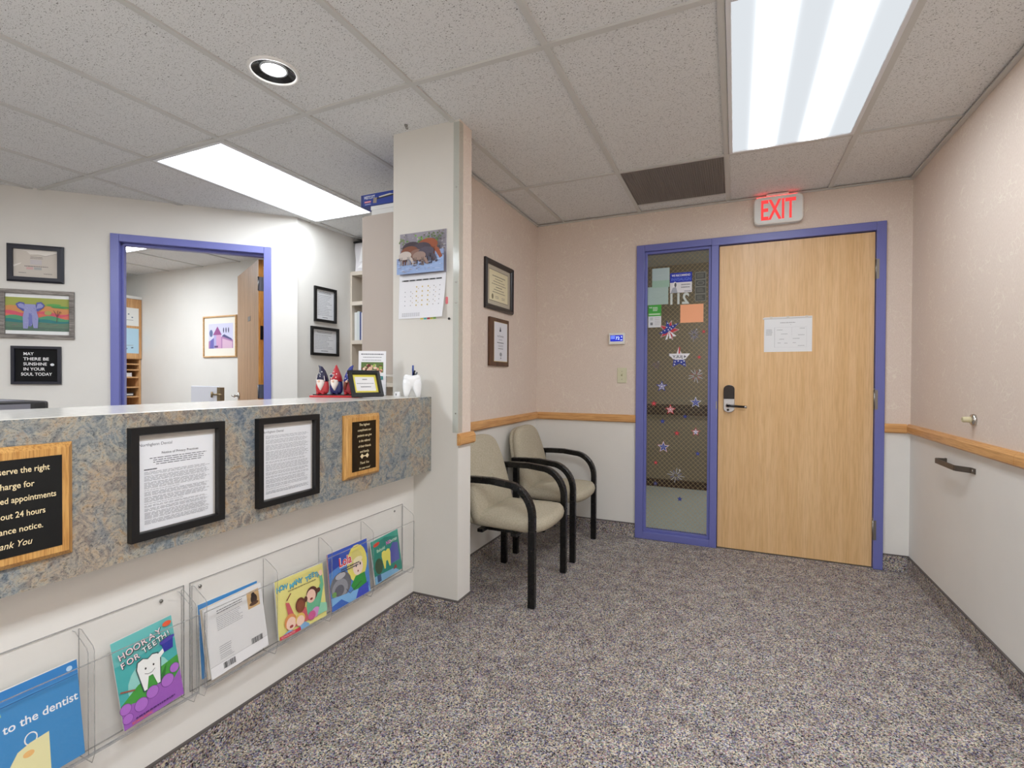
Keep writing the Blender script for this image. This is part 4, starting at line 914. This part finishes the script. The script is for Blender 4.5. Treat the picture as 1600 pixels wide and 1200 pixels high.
for r_ in range(5):
    for d_ in range(7):
        if r_ == 0 and d_ < 2: continue
        dot(.14+.125*d_, .72-.105*r_, .0042 if 1 < d_ < 5 else .0026, (206, 186, 120) if 1 < d_ < 5 else (140, 142, 150))
        if 0 < d_ < 6 and r_ < 4 and random.random() < .7: dot(.18+.125*d_, .68-.105*r_, .0022, (176, 160, 120))
for r_ in range(3):
    for i in range(9): p0 = .08+.045*i; b.poly([on(p0, .05+.03*r_), on(p0+.036, .05+.03*r_), on(p0+.036, .062+.03*r_), on(p0, .062+.03*r_)], P((170, 172, 180), .7))
b.build('month_page', t)
for u, c in ((-.006, (226, 214, 110)), (.014, (90, 190, 190)), (.034, (200, 70, 80)), (.052, (214, 214, 90)), (.070, (150, 200, 110))):
    b = MB(P(c, .6)); b.box(u-.008, u+.008, -.0016, -.0010, -.008, .012); b.build('index_tab', t)
b = MB(P((222, 120, 128), .6)); b.prism(rr(.014, .036, .006, 4), -.0022, -.0005, 'y'); o = b.build('index_tab', t, loc=(.140, 0, .062)); o['label'] = 'pink tab beside the calendar page'
t = thing('wall_screw', 'small dark screw in the white pillar beside the calendar', 'screw', (-1.278, 2.113, 1.483))
b = MB(P((60, 58, 56), .35, .7)); b.lathe([(.0025, 0), (.0025, -.008), (.0062, -.009), (.0055, -.012), (.002, -.0125)], axis='y', seg=14); b.build('screw_head', t)

# ------------------------------------------------------------------ frames on the corridor wall
t, iw, a0, a1 = framed('diploma_frame', 'dark framed cream diploma on the wall above the chairs', 'framed diploma', (XC, 3.087, 1.651), LEFT, .432, .328, .034, .026, P((34, 28, 30), .3), 'scoop')
b = MB(P((196, 188, 170), .7)); b.box(-iw, iw, -.006, -.002, a0, a1); mb_ = b.build('mat_board', t)
a = Art(-.0062); a.rect(-iw+.030, a0+.026, iw-.034, a1-.026, (70, 66, 60)); a.rect(-iw+.033, a0+.029, iw-.037, a1-.029, (238, 230, 196))
for i, s_ in enumerate((.20, .12, .18, .22, .10, .16, .20)): a.rows(-s_/2, s_/2, .225-.018*i, .235-.018*i, 1, (96, 90, 76) if i in (0, 4) else (150, 142, 120), .5, .03)
a.ell(-.10, .09, .014, .018, (140, 132, 100)); a.rows(-.06, .0, .08, .10, 2, (130, 122, 104), .3); a.rows(.04, .1, .08, .10, 2, (130, 122, 104), .3); a.build('diploma', mb_)
t = thing('award_plaque', 'brown wooden plaque with a white certificate below the diploma', 'plaque', (XC, 3.079, 1.276), LEFT)
b = MB(m_wood('walnut', (84, 56, 40), (112, 78, 56), 'z', 30, .4, .5)); b.box(-.148, .148, -.020, 0, 0, .324); bo_ = b.build('board', t, bevel=.004)
a = Art(-.0204); a.rect(-.094, .030, .118, .298, (214, 196, 140)); a.rect(-.090, .034, .116, .296, (232, 234, 242)); a.shape([(-.012, .235), (.016, .235), (.016, .245), (.004, .27), (-.008, .245)], (70, 74, 84)); a.text('top Dentists', .006, .198, w=.10, c=(110, 112, 124))
a.rows(-.02, .035, .176, .184, 1, (160, 162, 170), .5, .1); a.rows(-.045, .06, .152, .166, 1, (110, 112, 120), .4, .05); a.rows(-.03, .05, .13, .146, 2, (150, 152, 160), .3, .1); a.rows(-.03, .05, .114, .124, 1, (110, 112, 120), .4, .05); a.ell(.01, .080, .018, .014, (160, 162, 170)); a.ell(.01, .055, .010, .007, (170, 172, 180)); a.build('certificate', bo_)

# ------------------------------------------------------------------ waiting chairs (local -Y is the front)
def make_chair(label, y):
    t = thing('waiting_chair', label, 'chair', (-1.19, y, 0), LEFT, 'upholstered waiting chairs')
    hw = .262                                       # centre line of the side frames
    out = []
    fp = [(-.235, -.215), (-.232, .10), (-.20, .195), (.0, .20), (.20, .195), (.232, .10), (.235, -.215)]
    sp = [(-.215, .145), (-.222, .06), (-.232, -.06), (-.236, -.16), (-.225, -.225), (-.185, -.262), (-.11, -.284), (0, -.292), (.11, -.284), (.185, -.262), (.225, -.225), (.236, -.16), (.232, -.06), (.222, .06), (.215, .145), (.15, .16), (-.15, .16)]
    def dense(p, n=3):
        o = []
        N = len(p)
        for i in range(N):                          # Catmull-Rom through the outline
            p0, p1, p2, p3 = (Vector(p[(i+k) % N]) for k in (-1, 0, 1, 2))
            for j in range(n):
                s_ = j/n; o.append(tuple(.5*((2*p1)+(p2-p0)*s_+(2*p0-5*p1+4*p2-p3)*s_**2+(3*p1-p0-3*p2+p3)*s_**3)))
        return o
    b = MB(FABRIC); b.pad(dense(sp), .368, .446, .036, .022); b.build('seat', t)
    bo = [(-.225, .0), (-.240, .12), (-.238, .22), (-.220, .33), (-.178, .425), (-.11, .462), (0, .472), (.11, .462), (.178, .425), (.220, .33), (.238, .22), (.240, .12), (.225, .0), (.10, -.02), (-.10, -.02)]
    b = MB(FABRIC); b.pad(dense(bo), .030, -.030, .030, -.010, axis='y'); b.build('backrest', t, loc=(0, .110, .395), rot=(math.radians(-14), 0, 0))
    b = MB(FABRIC); b.pad(dense([(u*.94, z) for u, z in bo]), .012, .046, .016, .004, axis='y'); o = b.build('back_shell', t, loc=(0, .120, .390), rot=(math.radians(-14), 0, 0))
    for s_ in (-1, 1):
        x0, x1 = s_*hw-.020, s_*hw+.020
        arc = [(-.236, .400)]+[(-.236+.148*(1-math.cos(a_)), .470+.162*math.sin(a_)) for a_ in [PI/2*k/9 for k in range(10)]]+[(.0, .642), (.10, .641), (.198, .636)]
        b = MB(BLACKW); b.ribbon(arc, x0, x1, .036); b.build('armrest', t, bevel=.006)
        b = MB(BLACKW); b.box(x0+.003, x1-.003, -.255, -.217, 0, .402); b.build('leg', t, bevel=.004)
        b = MB(BLACKW); b.box(x0+.004, x1-.004, .148, .186, 0, .622); b.build('leg', t, bevel=.004)
    b = MB(BLACKW); b.box(-hw+.014, hw-.014, -.14, -.105, .350, .369); b.box(-hw+.014, hw-.014, .06, .095, .350, .369); b.box(-.19, -.15, -.105, .06, .350, .368); b.box(.15, .19, -.105, .06, .350, .368); b.build('seat_frame', t, bevel=.003)
    return t
make_chair('beige upholstered armchair partly hidden by the white pillar', 2.665)
make_chair('beige upholstered armchair in the corner beside the narrow window', 3.379)

# ------------------------------------------------------------------ angled wall pictures
def onwall(u, z): x, y = A(u); return (x, y, z)
t, iw, a0, a1 = framed('certificate_frame', 'black frame with a torn paper certificate, topmost by the office doorway', 'framed certificate', onwall(-1.778, 1.818), A45, .299, .248, .032, .020, NAVYF, 'step')
a = Art(-.004); a.rect(-iw, a0, iw, a1, (204, 196, 186)); a.shape([(-iw, a1-.004), (-.05, a1-.012), (-.03, a1-.034), (.01, a1-.030), (.05, a1-.036), (iw, a1-.012), (iw, a1), (-iw, a1)], (228, 222, 214)); a.shape([(-iw, .110), (-.075, .128), (-.082, .118), (-iw, .096)], (232, 226, 218))
a.line([(-.03, a1-.036), (.01, a1-.032), (.05, a1-.038), (iw, a1-.014)], .0018, (150, 140, 130)); a.rows(-.03, .035, .155, .172, 2, (110, 104, 104), .35, .2, 'c'); a.rect(-.03, .118, .03, .150, (196, 190, 192)); a.rows(-.06, .065, .102, .110, 1, (104, 96, 96), .5, .02); a.rect(-.05, .084, -.015, .100, (206, 170, 168)); a.rect(-.01, .084, .03, .100, (170, 170, 170)); a.rows(-.09, -.05, .056, .066, 1, (130, 124, 120), .4); a.rows(.04, .09, .054, .064, 1, (130, 124, 120), .4); a.build('certificate', t)
t, iw, a0, a1 = framed('drawing_frame', 'grey wood frame with a crayon drawing of an elephant', 'framed drawing', onwall(-1.769, 1.444), A45, .392, .322, .027, .016, GREYW)
a = Art(-.003); a.rect(-iw, a0, iw, a1, (232, 234, 234)); b0, b1 = a0+.024, a1-.024; hh = b1-b0
a.rect(-iw, b0, iw, b1, (156, 164, 76))
def band(v0, v1, c, ph, amp=.008):
    top = [(-iw+2*iw*k/14, b0+hh*v1+amp*math.sin(ph+k*.8)) for k in range(15)]; a.shape([(-iw, b0+hh*v0)]+[(iw, b0+hh*v0)]+top[::-1], c)
band(0, .72, (206, 140, 84), .5); band(0, .56, (206, 84, 104), 1.1, .010); band(0, .47, (214, 110, 92), 2.0, .012); band(0, .42, (80, 150, 110), .2, .011); band(0, .33, (44, 120, 122), 1.2, .007); band(0, .25, (96, 124, 104), 2.0, .003); a.rect(-iw, b0, iw, b0+hh*.10, (84, 110, 96))
for k in range(26): u = random.uniform(-iw*.95, iw*.9); v = b0+hh*random.uniform(.02, .22); a.line([(u, v), (u+.02, v+.004)], .0022, random.choice(((60, 120, 60), (130, 110, 110), (110, 140, 120), (90, 96, 90))))
a.ell(.085, b0+hh*.80, .04, .008, (90, 160, 80)); a.ell(.12, b0+hh*.74, .05, .007, (70, 150, 84)); a.ell(.055, b0+hh*.55, .020, .014, (166, 160, 90))
E1, E2 = (146, 148, 196), (84, 88, 160)
a.shape([(-.115, b0+hh*.80), (-.095, b0+hh*.86), (-.07, b0+hh*.84), (-.06, b0+hh*.62), (-.075, b0+hh*.58), (-.105, b0+hh*.68)], E2); a.shape([(-.105, b0+hh*.78), (-.09, b0+hh*.82), (-.072, b0+hh*.79), (-.067, b0+hh*.64), (-.098, b0+hh*.70)], E1)
a.shape([(.038, b0+hh*.78), (.02, b0+hh*.88), (-.005, b0+hh*.86), (-.015, b0+hh*.64), (0, b0+hh*.58), (.03, b0+hh*.70)], E2); a.shape([(.03, b0+hh*.77), (.016, b0+hh*.83), (.0, b0+hh*.81), (-.008, b0+hh*.66), (.024, b0+hh*.71)], E1)
a.shape([(-.068, b0+hh*.80), (-.012, b0+hh*.80), (-.004, b0+hh*.55), (.004, b0+hh*.40), (0, b0+hh*.08), (-.022, b0+hh*.08), (-.028, b0+hh*.26), (-.046, b0+hh*.26), (-.052, b0+hh*.06), (-.076, b0+hh*.06), (-.078, b0+hh*.42), (-.072, b0+hh*.56)], E1); a.shape([(-.046, b0+hh*.52), (-.030, b0+hh*.52), (-.028, b0+hh*.20), (-.034, b0+hh*.12), (-.048, b0+hh*.14)], (112, 116, 180))
for k in range(22): u = random.uniform(-.07, -.006); v = b0+hh*random.uniform(.12, .76); a.line([(u, v), (u+.004, v-.008)], .0016, random.choice((E2, (176, 178, 216), (100, 104, 170))))
for pts in ([(.102, b0+hh*.28), (.104, b0+hh*.46)], [(.104, b0+hh*.44), (.09, b0+hh*.60)], [(.104, b0+hh*.46), (.108, b0+hh*.64)], [(.104, b0+hh*.45), (.122, b0+hh*.62)], [(.118, b0+hh*.57), (.128, b0+hh*.58)], [(.093, b0+hh*.56), (.085, b0+hh*.64)]): a.line(pts, .0028, (96, 60, 60))
a.build('drawing', t)
t, iw, a0, a1 = framed('letter_board', 'black felt letter board with white letters, below the elephant drawing', 'letter board', onwall(-1.776, 1.138), A45, .262, .254, .019, .018, NAVYF)
b = MB(P((14, 14, 17), .85))
n = 30
for i in range(n):
    z0 = a0+(a1-a0)*i/n; z1 = a0+(a1-a0)*(i+.62)/n; b.box(-iw, iw, -.007, -.003, z0, z1)
b.box(-iw, iw, -.003, -.001, a0, a1); fe_ = b.build('felt_panel', t)
a = Art(-.0074)
for s_, u, z, w_ in (('MAY', -.068, .194, .053), ('THERE BE', -.070, .160, .135), ('SUNSHINE', -.069, .126, .123), ('IN YOUR', -.068, .092, .112), ('SOUL TODAY', -.081, .058, .163)): a.text(s_, u, z, h=.0195, w=w_, c=(240, 240, 240), align='l', bold=.014)
a.ell(.083, .132, .011, .009, (226, 230, 234)); a.build('lettering', fe_)

# office doorway in the angled wall
d2 = sthing('door_2', 'open office doorway with a violet blue frame in the angled wall', onwall(-.864, 0), A45)
def ux(u): return u+.864
f = MB(BLUE); f.box(ux(-1.370), ux(-1.319), -.018, .13, 0, 2.19); f.box(ux(-.409), ux(-.358), -.018, .13, 0, 2.19); f.box(ux(-1.319), ux(-.409), -.018, .13, 2.138, 2.19); f.build('door_frame', d2, bevel=.003)
f = MB(BLUE); f.box(ux(-1.319), ux(-1.303), .03, .075, 0, 2.138); f.box(ux(-.414), ux(-.409), .03, .075, 0, 2.138); f.box(ux(-1.319), ux(-.409), .03, .075, 2.12, 2.138); f.build('door_stop_strip', d2, bevel=.002)
# leaf opens into the office: local frame of the leaf is x along the leaf from hinge, y through it
hw_ = Vector((-3.436, 2.785, 0)); dirv = Vector((-4.200+3.436, 3.183-2.785, 0)); L_ = dirv.length; ang = math.atan2(dirv.y, dirv.x)
b = MB(DOORW2); b.box(0.002, L_, -.044, 0, .008, 2.122, DOORW2); b.box(-.0005, .002, -.044, 0, .008, 2.122, EDGEW)
lf = b.build('door_leaf', d2, bevel=.001)
bpy.context.view_layer.update()
def place(o, loc, rz): o.matrix_parent_inverse = Matrix.Identity(4); o.matrix_basis = d2.matrix_world.inverted() @ (Matrix.Translation(loc) @ Matrix.Rotation(rz, 4, 'Z'))
place(lf, hw_, ang)
for z in (.24, 1.08, 1.93):
    b = MB(STEEL if z > 1.5 else P((112, 116, 120), .4, .6)); b.box(-.004, -.0012, -.040, -.004, z-.055, z+.055); b.lathe([(.006, -.055), (.006, .055)], (-.006, .002, z), 'z', seg=12); o = b.build('hinge', d2); place(o, hw_, ang)
b = MB(P((30, 26, 24), .35, .6)); b.box(-.0045, -.0012, -.034, -.012, 1.49, 1.60, bevel=.001)
o = b.build('edge_latch', d2); place(o, hw_, ang)
b = MB(P((120, 122, 126), .35, .5)); b.box(.30, .40, .0005, .002, 1.665, 1.705); o = b.build('name_plate', d2); place(o, hw_, ang)
b = MB(CHROME)
for s_, y0 in ((1, 0), (-1, -.044)):
    b.lathe([(.030, y0), (.030, y0+s_*.008), (.016, y0+s_*.014)], (L_-.065, 0, 1.025), 'y', seg=20)
    b.tube([(L_-.065, y0+s_*.012, 1.025), (L_-.065, y0+s_*.050, 1.025), (L_-.075, y0+s_*.056, 1.025), (L_-.175, y0+s_*.056, 1.022)], .009, seg=10)
o = b.build('lever_handle', d2); place(o, hw_, ang)

# ------------------------------------------------------------------ small office
t = thing('storage_cabinet', 'tall maple cabinet with open cubbies in the small office', 'cabinet', (-6.80, 3.18, 0), LEFT)
b = MB(CABW); W0, W1 = -.55, .555
b.box(W0, W1, .14, .16, 0, 2.13); b.box(W0, W0+.02, -.15, .14, 0, 2.13); b.box(W1-.02, W1, -.15, .14, 0, 2.13); b.box(W0+.02, W1-.02, -.15, .14, 2.11, 2.13); b.box(W0+.02, W1-.02, -.15, .14, 1.405, 1.425); b.box(W0+.02, W1-.02, -.15, .14, .0, .40)
b.build('carcass', t)
for z in (1.345, 1.275, 1.185, 1.065, .95, .83, .70, .57):
    b = MB(CABW); b.box(W0+.021, W1-.021, -.148, .139, z-.008, z+.008); b.build('shelf', t)
for u0, u1 in ((-.548, -.005), (.005, .553)):
    b = MB(CABW); b.box(u0, u1, -.170, -.151, 1.41, 2.128); b.build('door', t, bevel=.002)
b = MB(P((226, 224, 220), .5)); b.box(W0-.004, W1+.002, -.175, .16, 2.131, 2.165); b.build('top_panel', t)
for lb, z0, z1, c in (('white drawing taped to the cabinet door in the small office', 1.805, 2.02, (228, 228, 224)), ('pale blue drawing taped below the white one on the cabinet door', 1.475, 1.775, (176, 208, 226))):
    q = thing('taped_drawing', lb, 'paper', (-6.80+.1708, 3.18+.36, z0), LEFT, 'drawings on the office cabinet'); a = Art(-.0004); h_ = z1-z0
    a.rect(-.16, 0, .16, h_, c); a.line([(-.05, h_*.3), (.1, h_*.32)], .006, (150, 156, 160)); [a.ell(random.uniform(-.05, .12), h_*random.uniform(.15, .3) if c[0] < 200 else h_*random.uniform(.4, .7), .01, .008, (90, 110, 130), n=8) for _ in range(7)]; a.build('sheet', q)
def flatpile(lb, y, z, w_, d_, n, c, rot=0, name='paper_stack'):
    q = thing(name, lb, 'papers', (-6.80, y, z), LEFT+rot); b = MB(P(c, .7))
    for i in range(n): b.box(-w_/2+random.uniform(-.004, .004), w_/2+random.uniform(-.004, .004), -d_/2, d_/2, i*.006, i*.006+.0055)
    b.build('sheets', q)
flatpile('stack of white papers on a cubby shelf of the office cabinet', 3.50, 1.1935, .30, .24, 8, (222, 220, 220))
q = thing('binder', 'dark binder lying in a lower cubby of the office cabinet', 'binder', (-6.80, 3.50, .9585), LEFT); b = MB(P((50, 52, 60), .5)); b.box(-.17, .17, -.12, .12, 0, .012); b.box(-.17, .17, -.12, .12, .030, .040); b.box(-.17, -.158, -.12, .12, .012, .030); b.build('binder_cover', q); b = MB(P((214, 212, 208), .8)); b.box(-.155, .165, -.118, .115, .0122, .0298); b.build('pages', q)
t, iw, a0, a1 = framed('painting_frame', 'pale wood frame with a violet house painting on the office wall', 'framed picture', (-5.21, 3.739, 1.411), BACK, .548, .462, .016, .020, m_wood('frame_birch', (206, 164, 112), (224, 186, 138), 'x', 40, .45, .4), 'step')
b = MB(P((232, 228, 216), .7)); b.box(-iw, iw, -.006, -.002, a0, a1); mb_ = b.build('mat_board', t)
a = Art(-.0062); u0, v0, u1, v1 = -.188, .100, .212, .375; a.rect(u0, v0, u1, v1, (206, 206, 232)); a.shape([(u0, v0), (u1, v0), (u1, .19), (.10, .24), (-.03, .22), (-.10, .21), (u0, .18)], (176, 130, 176)); a.shape([(u0+.02, v0), (-.08, v0), (-.09, .225), (u0+.03, .19)], (110, 106, 176))
a.rect(-.10, v0, .02, .25, (206, 160, 196)); a.rect(-.10, v0, -.06, .25, (176, 170, 214)); a.shape([(-.115, .25), (.03, .25), (-.04, .345)], (150, 84, 140)); a.shape([(.03, .235), (.20, .185), (.19, .205), (.07, .255)], (84, 84, 130)); a.shape([(.04, v0), (.2, v0), (.2, .17), (.04, .21)], (214, 180, 204))
a.ell(-.145, .27, .028, .040, (96, 110, 150)); [a.ell(.06+.04*i, .30, .008, .030, (70, 66, 100)) for i in range(3)]; a.rect(-.09, v0+.01, -.03, v0+.03, (100, 70, 120)); a.build('painting', mb_)
t = thing('tilted_board', 'white tilted board with a bronze clamp, standing in the small office', 'board', (-3.82, 2.62, 0), 0)
b = MB(P((230, 232, 238), .4)); b.box(-.168, .160, -.012, .006, .745, 1.122); b.build('board_panel', t, bevel=.006)
b = MB(P((150, 132, 100), .35, .6)); b.box(.150, .186, -.016, .020, .74, 1.112); b.tube([(.11, -.03, 1.058), (.21, -.03, 1.058)], .007); b.tube([(.110, -.030, 1.035), (.118, -.034, 1.078)], .008); b.lathe([(.012, .0), (.012, .012)], (.206, -.03, 1.050), 'z', seg=12); b.build('clamp', t)
b = MB(STEEL); b.tube([(0, .0, .74), (0, 0, .03)], .016); b.build('post', t)
b = MB(P((70, 70, 74), .4)); b.lathe([(.17, 0), (.17, .012), (.03, .03)], seg=28); b.build('base', t)

# ------------------------------------------------------------------ reception back corner
t = thing('open_bookshelf', 'beige open shelf unit against the short white wall', 'bookshelf', (-2.80, 3.65, 0))
b = MB(P((206, 196, 182), .5)); b.box(-.344, -.326, -.16, .168, 0, 2.138); b.box(.326, .344, -.16, .168, 0, 2.138); b.box(-.326, .326, .156, .168, 0, 2.138); b.build('carcass', t)
for z in (2.138, 1.871, 1.527, 1.15, .75, .35, .06):
    b = MB(P((206, 196, 182), .5)); b.box(-.3255, .3255, -.16, .155, z-.034, z if z < 2.13 else z-.0005); b.build('shelf', t)
t = thing('paper_bag', 'white plastic bag on top of the open shelf unit', 'bag', (-2.98, 3.62, 2.1385))
b = MB(P((226, 224, 228), .5)); b.loops([[(-.13, -.11, 0), (.16, -.11, 0), (.16, .11, 0), (-.13, .11, 0)], [(-.12, -.115, .10), (.165, -.11, .10), (.16, .11, .10), (-.125, .11, .10)], [(-.135, -.11, .20), (.16, -.10, .20), (.16, .11, .20), (-.13, .11, .20)], [(-.15, -.09, .262), (.165, -.085, .262), (.165, .09, .262), (-.15, .09, .262)]])
b.build('bag_body', t, bevel=.006); b = MB(P((28, 28, 32), .5)); b.box(-.160, .170, -.100, .100, .262, .276); b.build('dark_rim', t, bevel=.003)
b = MB(P((244, 244, 246), .5)); b.poly([(-.08, -.1170, .08), (-.05, -.1152, .22), (.0, -.1145, .10)]); b.poly([(-.1, -.1165, .03), (-.02, -.1162, .09), (.1, -.1145, .02)]); b.build('fold', t)
t = thing('round_tray', 'round black disc leaning inside the open shelf unit', 'tray', (-2.955, 3.60, 1.8712), 0, rot=(math.radians(-8), 0, 0))
b = MB(P((18, 18, 20), .3)); b.lathe([(.02, 0), (.10, .004), (.108, .0), (.110, -.010), (.104, -.006), (.03, -.004)], (0, 0, .1105), 'y', seg=40); b.build('disc', t)
b = MB(P((130, 124, 118), .4)); b.lathe([(.028, -.004), (.022, -.012)], (0, 0, .1105), 'y', seg=24); b.build('hub', t)
x = -3.119; BG = 'folders on the open shelf'
for i, (w_, h_, c, lb) in enumerate(((.030, .250, (214, 216, 214), 'wide pale grey folder nearest the wall on the open shelf'), (.026, .258, (200, 206, 206), 'grey green folder, second on the open shelf'), (.016, .252, (74, 84, 130), 'dark blue folder on the open shelf'),
            (.022, .246, (226, 226, 232), 'white folder beside the blue one on the open shelf'), (.020, .252, (206, 200, 216), 'lilac folder beside the white ones on the open shelf'), (.024, .250, (232, 230, 232), 'white folder beside the lilac one on the open shelf'))):
    t = thing('folder', lb, 'folder', (x+w_/2, 3.60, 1.5272), 0, BG); x += w_+.002
    b = MB(P(c, .6)); b.box(-w_/2, w_/2, -.085, -.083, 0, h_); b.box(-w_/2, -w_/2+.002, -.083, .12, 0, h_); b.box(w_/2-.002, w_/2, -.083, .12, 0, h_); b.build('cover', t)
    b = MB(P((224, 222, 216), .8)); b.box(-w_/2+.0025, w_/2-.0025, -.0825, .115, .002, h_-.012); b.build('pages', t)
t = thing('wall_cabinet', 'greige laminate wall cabinet behind the white pillar', 'cabinet', (-1.776, 2.74, 1.212))
b = MB(BEIGE); b.box(-.174, .174, -.462, .462, 0, .906); b.build('carcass', t)
for y0, y1 in ((-.460, -.003), (.003, .460)):
    b = MB(BEIGE); b.box(-.192, -.175, y0, y1, .004, .902); b.build('door', t, bevel=.002)
b = MB(P((214, 208, 200), .5)); b.box(-.192, .174, -.464, -.458, -.012, -.001); b.box(-.192, .174, -.462, .462, -.014, -.012); b.build('bottom_edge', t)
t = thing('white_box', 'flat white box on the wall cabinet, under the blue box', 'box', (-1.775, 2.42, 2.1182), 0); b = MB(P((226, 228, 228), .5)); b.box(-.130, .150, -.135, .13, 0, .036); b.build('box_body', t, bevel=.002)
b = MB(P((232, 234, 234), .5)); b.box(-.133, .153, -.138, .133, .030, .053); b.build('lid', t, bevel=.002)
t = thing('trimmer_box', 'blue retail carton on top of the wall cabinet', 'box', (-1.80, 2.42, 2.1718), 0); b = MB(P((28, 58, 150), .4)); b.box(-.172, .172, -.145, .13, 0, .066); b.build('carton', t)
a = Art(-.1454); a.rect(-.170, .002, -.155, .064, (20, 40, 120)); a.text('WESTCOTT', -.150, .040, h=.017, w=.078, c=(226, 232, 244), align='l', bold=.02); a.rect(-.146, .018, -.100, .028, (200, 90, 110)); a.rows(-.144, -.102, .020, .026, 1, (240, 220, 226), .5, .02); a.rows(-.142, -.10, .006, .013, 1, (190, 200, 230), .5, .02); a.shape([(-.06, .030), (.10, .040), (.10, .052), (-.06, .038)], (44, 44, 50)); a.shape([(-.04, .038), (.06, .046), (.03, .052), (-.045, .044)], (206, 206, 196)); a.shape([(-.085, .012), (-.06, .010), (-.058, .042), (-.082, .040)], (150, 140, 130)); a.build('carton_print', t)
def blk(label, y0, w, z0, h):
    t, iw, a0, a1 = framed('license_frame', label, 'framed certificate', (-3.145, y0+w/2, z0), LEFT, w, h, .022, .018, BLACKF, group='black frames on the short white wall')
    a = Art(-.003); a.rect(-iw, a0, iw, a1, (222, 224, 228)); a.rows(-iw*.7, iw*.7, a1-.03, a1-.012, 2, (90, 92, 100), .4, .2, 'c'); n = int((a1-a0)/.018); a.rows(-iw*.8, iw*.8, a0+.03, a1-.04, n, (160, 162, 168), .3, .4); a.rows(-iw*.3, iw*.3, a0+.012, a0+.022, 1, (90, 92, 100), .5, .05); a.build('certificate', t)
blk('upper tall black framed certificate on the short white wall', 3.065, .243, 1.655, .288)
blk('lower wide black framed certificate on the short white wall', 3.030, .307, 1.376, .236)
# office chair seen over the counter
t = thing('desk_chair', 'grey blue swivel chair whose top shows behind the gnomes', 'office chair', (-2.27, 2.52, 0), math.radians(215))
b = MB(P((96, 112, 120), .7)); b.pad([(.23*math.copysign(abs(math.cos(2*PI*k/24))**.6, math.cos(2*PI*k/24)), .29+.29*math.copysign(abs(math.sin(2*PI*k/24))**.6, math.sin(2*PI*k/24))) for k in range(24)], .03, -.03, .03, -.01, axis='y'); b.build('backrest', t, loc=(0, .22, .552))
b = MB(P((96, 112, 120), .7)); b.pad([(.25*math.copysign(abs(math.cos(2*PI*k/24))**.6, math.cos(2*PI*k/24)), .25*math.copysign(abs(math.sin(2*PI*k/24))**.6, math.sin(2*PI*k/24))) for k in range(24)], .43, .51, .03, .01); b.build('seat', t)
b = MB(BLACKF); b.ribbon([(.05, .425), (.24, .43), (.262, .46), (.262, .75)], -.03, .03, .012); b.build('back_bar', t)
b = MB(BLACKF); b.lathe([(.03, .09), (.03, .25), (.02, .25), (.02, .43)], seg=16); b.build('column', t)
for k in range(5):
    a_ = 2*PI*k/5; b = MB(BLACKF); b.tube([(0, 0, .10), (.27*math.cos(a_), .27*math.sin(a_), .065)], [.022, .014], seg=8); b.build('base_arm', t)
    b = MB(BLACKF); b.lathe([(.027, -.012), (.027, .012)], (.28*math.cos(a_), .28*math.sin(a_), .0275), 'x', seg=16); b.build('caster', t)
t = thing('office_printer', 'dark grey office machine with a rounded rim behind the counter', 'printer', (-2.02, .60, .7455), LEFT)
b = MB(P((58, 58, 62), .4)); b.box(-.24, .20, -.18, .18, 0, .300, bevel=.012); b.build('body', t)
b = MB(P((34, 34, 37), .35)); b.prism([(x_-.02, y_-.18) for x_, y_ in rr(.44, .36, .05)], .300, .372, 'z'); b.build('lid', t, bevel=.006)
b = MB(P((112, 112, 122), .5)); b.box(-.19, .15, -.13, .13, .372, .3745); b.box(-.20, .14, -.186, -.1805, .338, .366); b.build('panel', t)

# ------------------------------------------------------------------ world and colour management
wd = bpy.data.worlds.new('world'); SC.world = wd; wd.use_nodes = True
wd.node_tree.nodes['Background'].inputs['Color'].default_value = (.8, .85, 1, 1); wd.node_tree.nodes['Background'].inputs['Strength'].default_value = .05
SC.view_settings.view_transform = 'Standard'; SC.view_settings.look = 'None'; SC.view_settings.exposure = EXPO; SC.view_settings.gamma = 1; SC.view_settings.use_curve_mapping = False
SC.cycles.max_bounces = 12; SC.cycles.diffuse_bounces = 6; SC.cycles.transparent_max_bounces = 24; SC.cycles.sample_clamp_indirect = 6
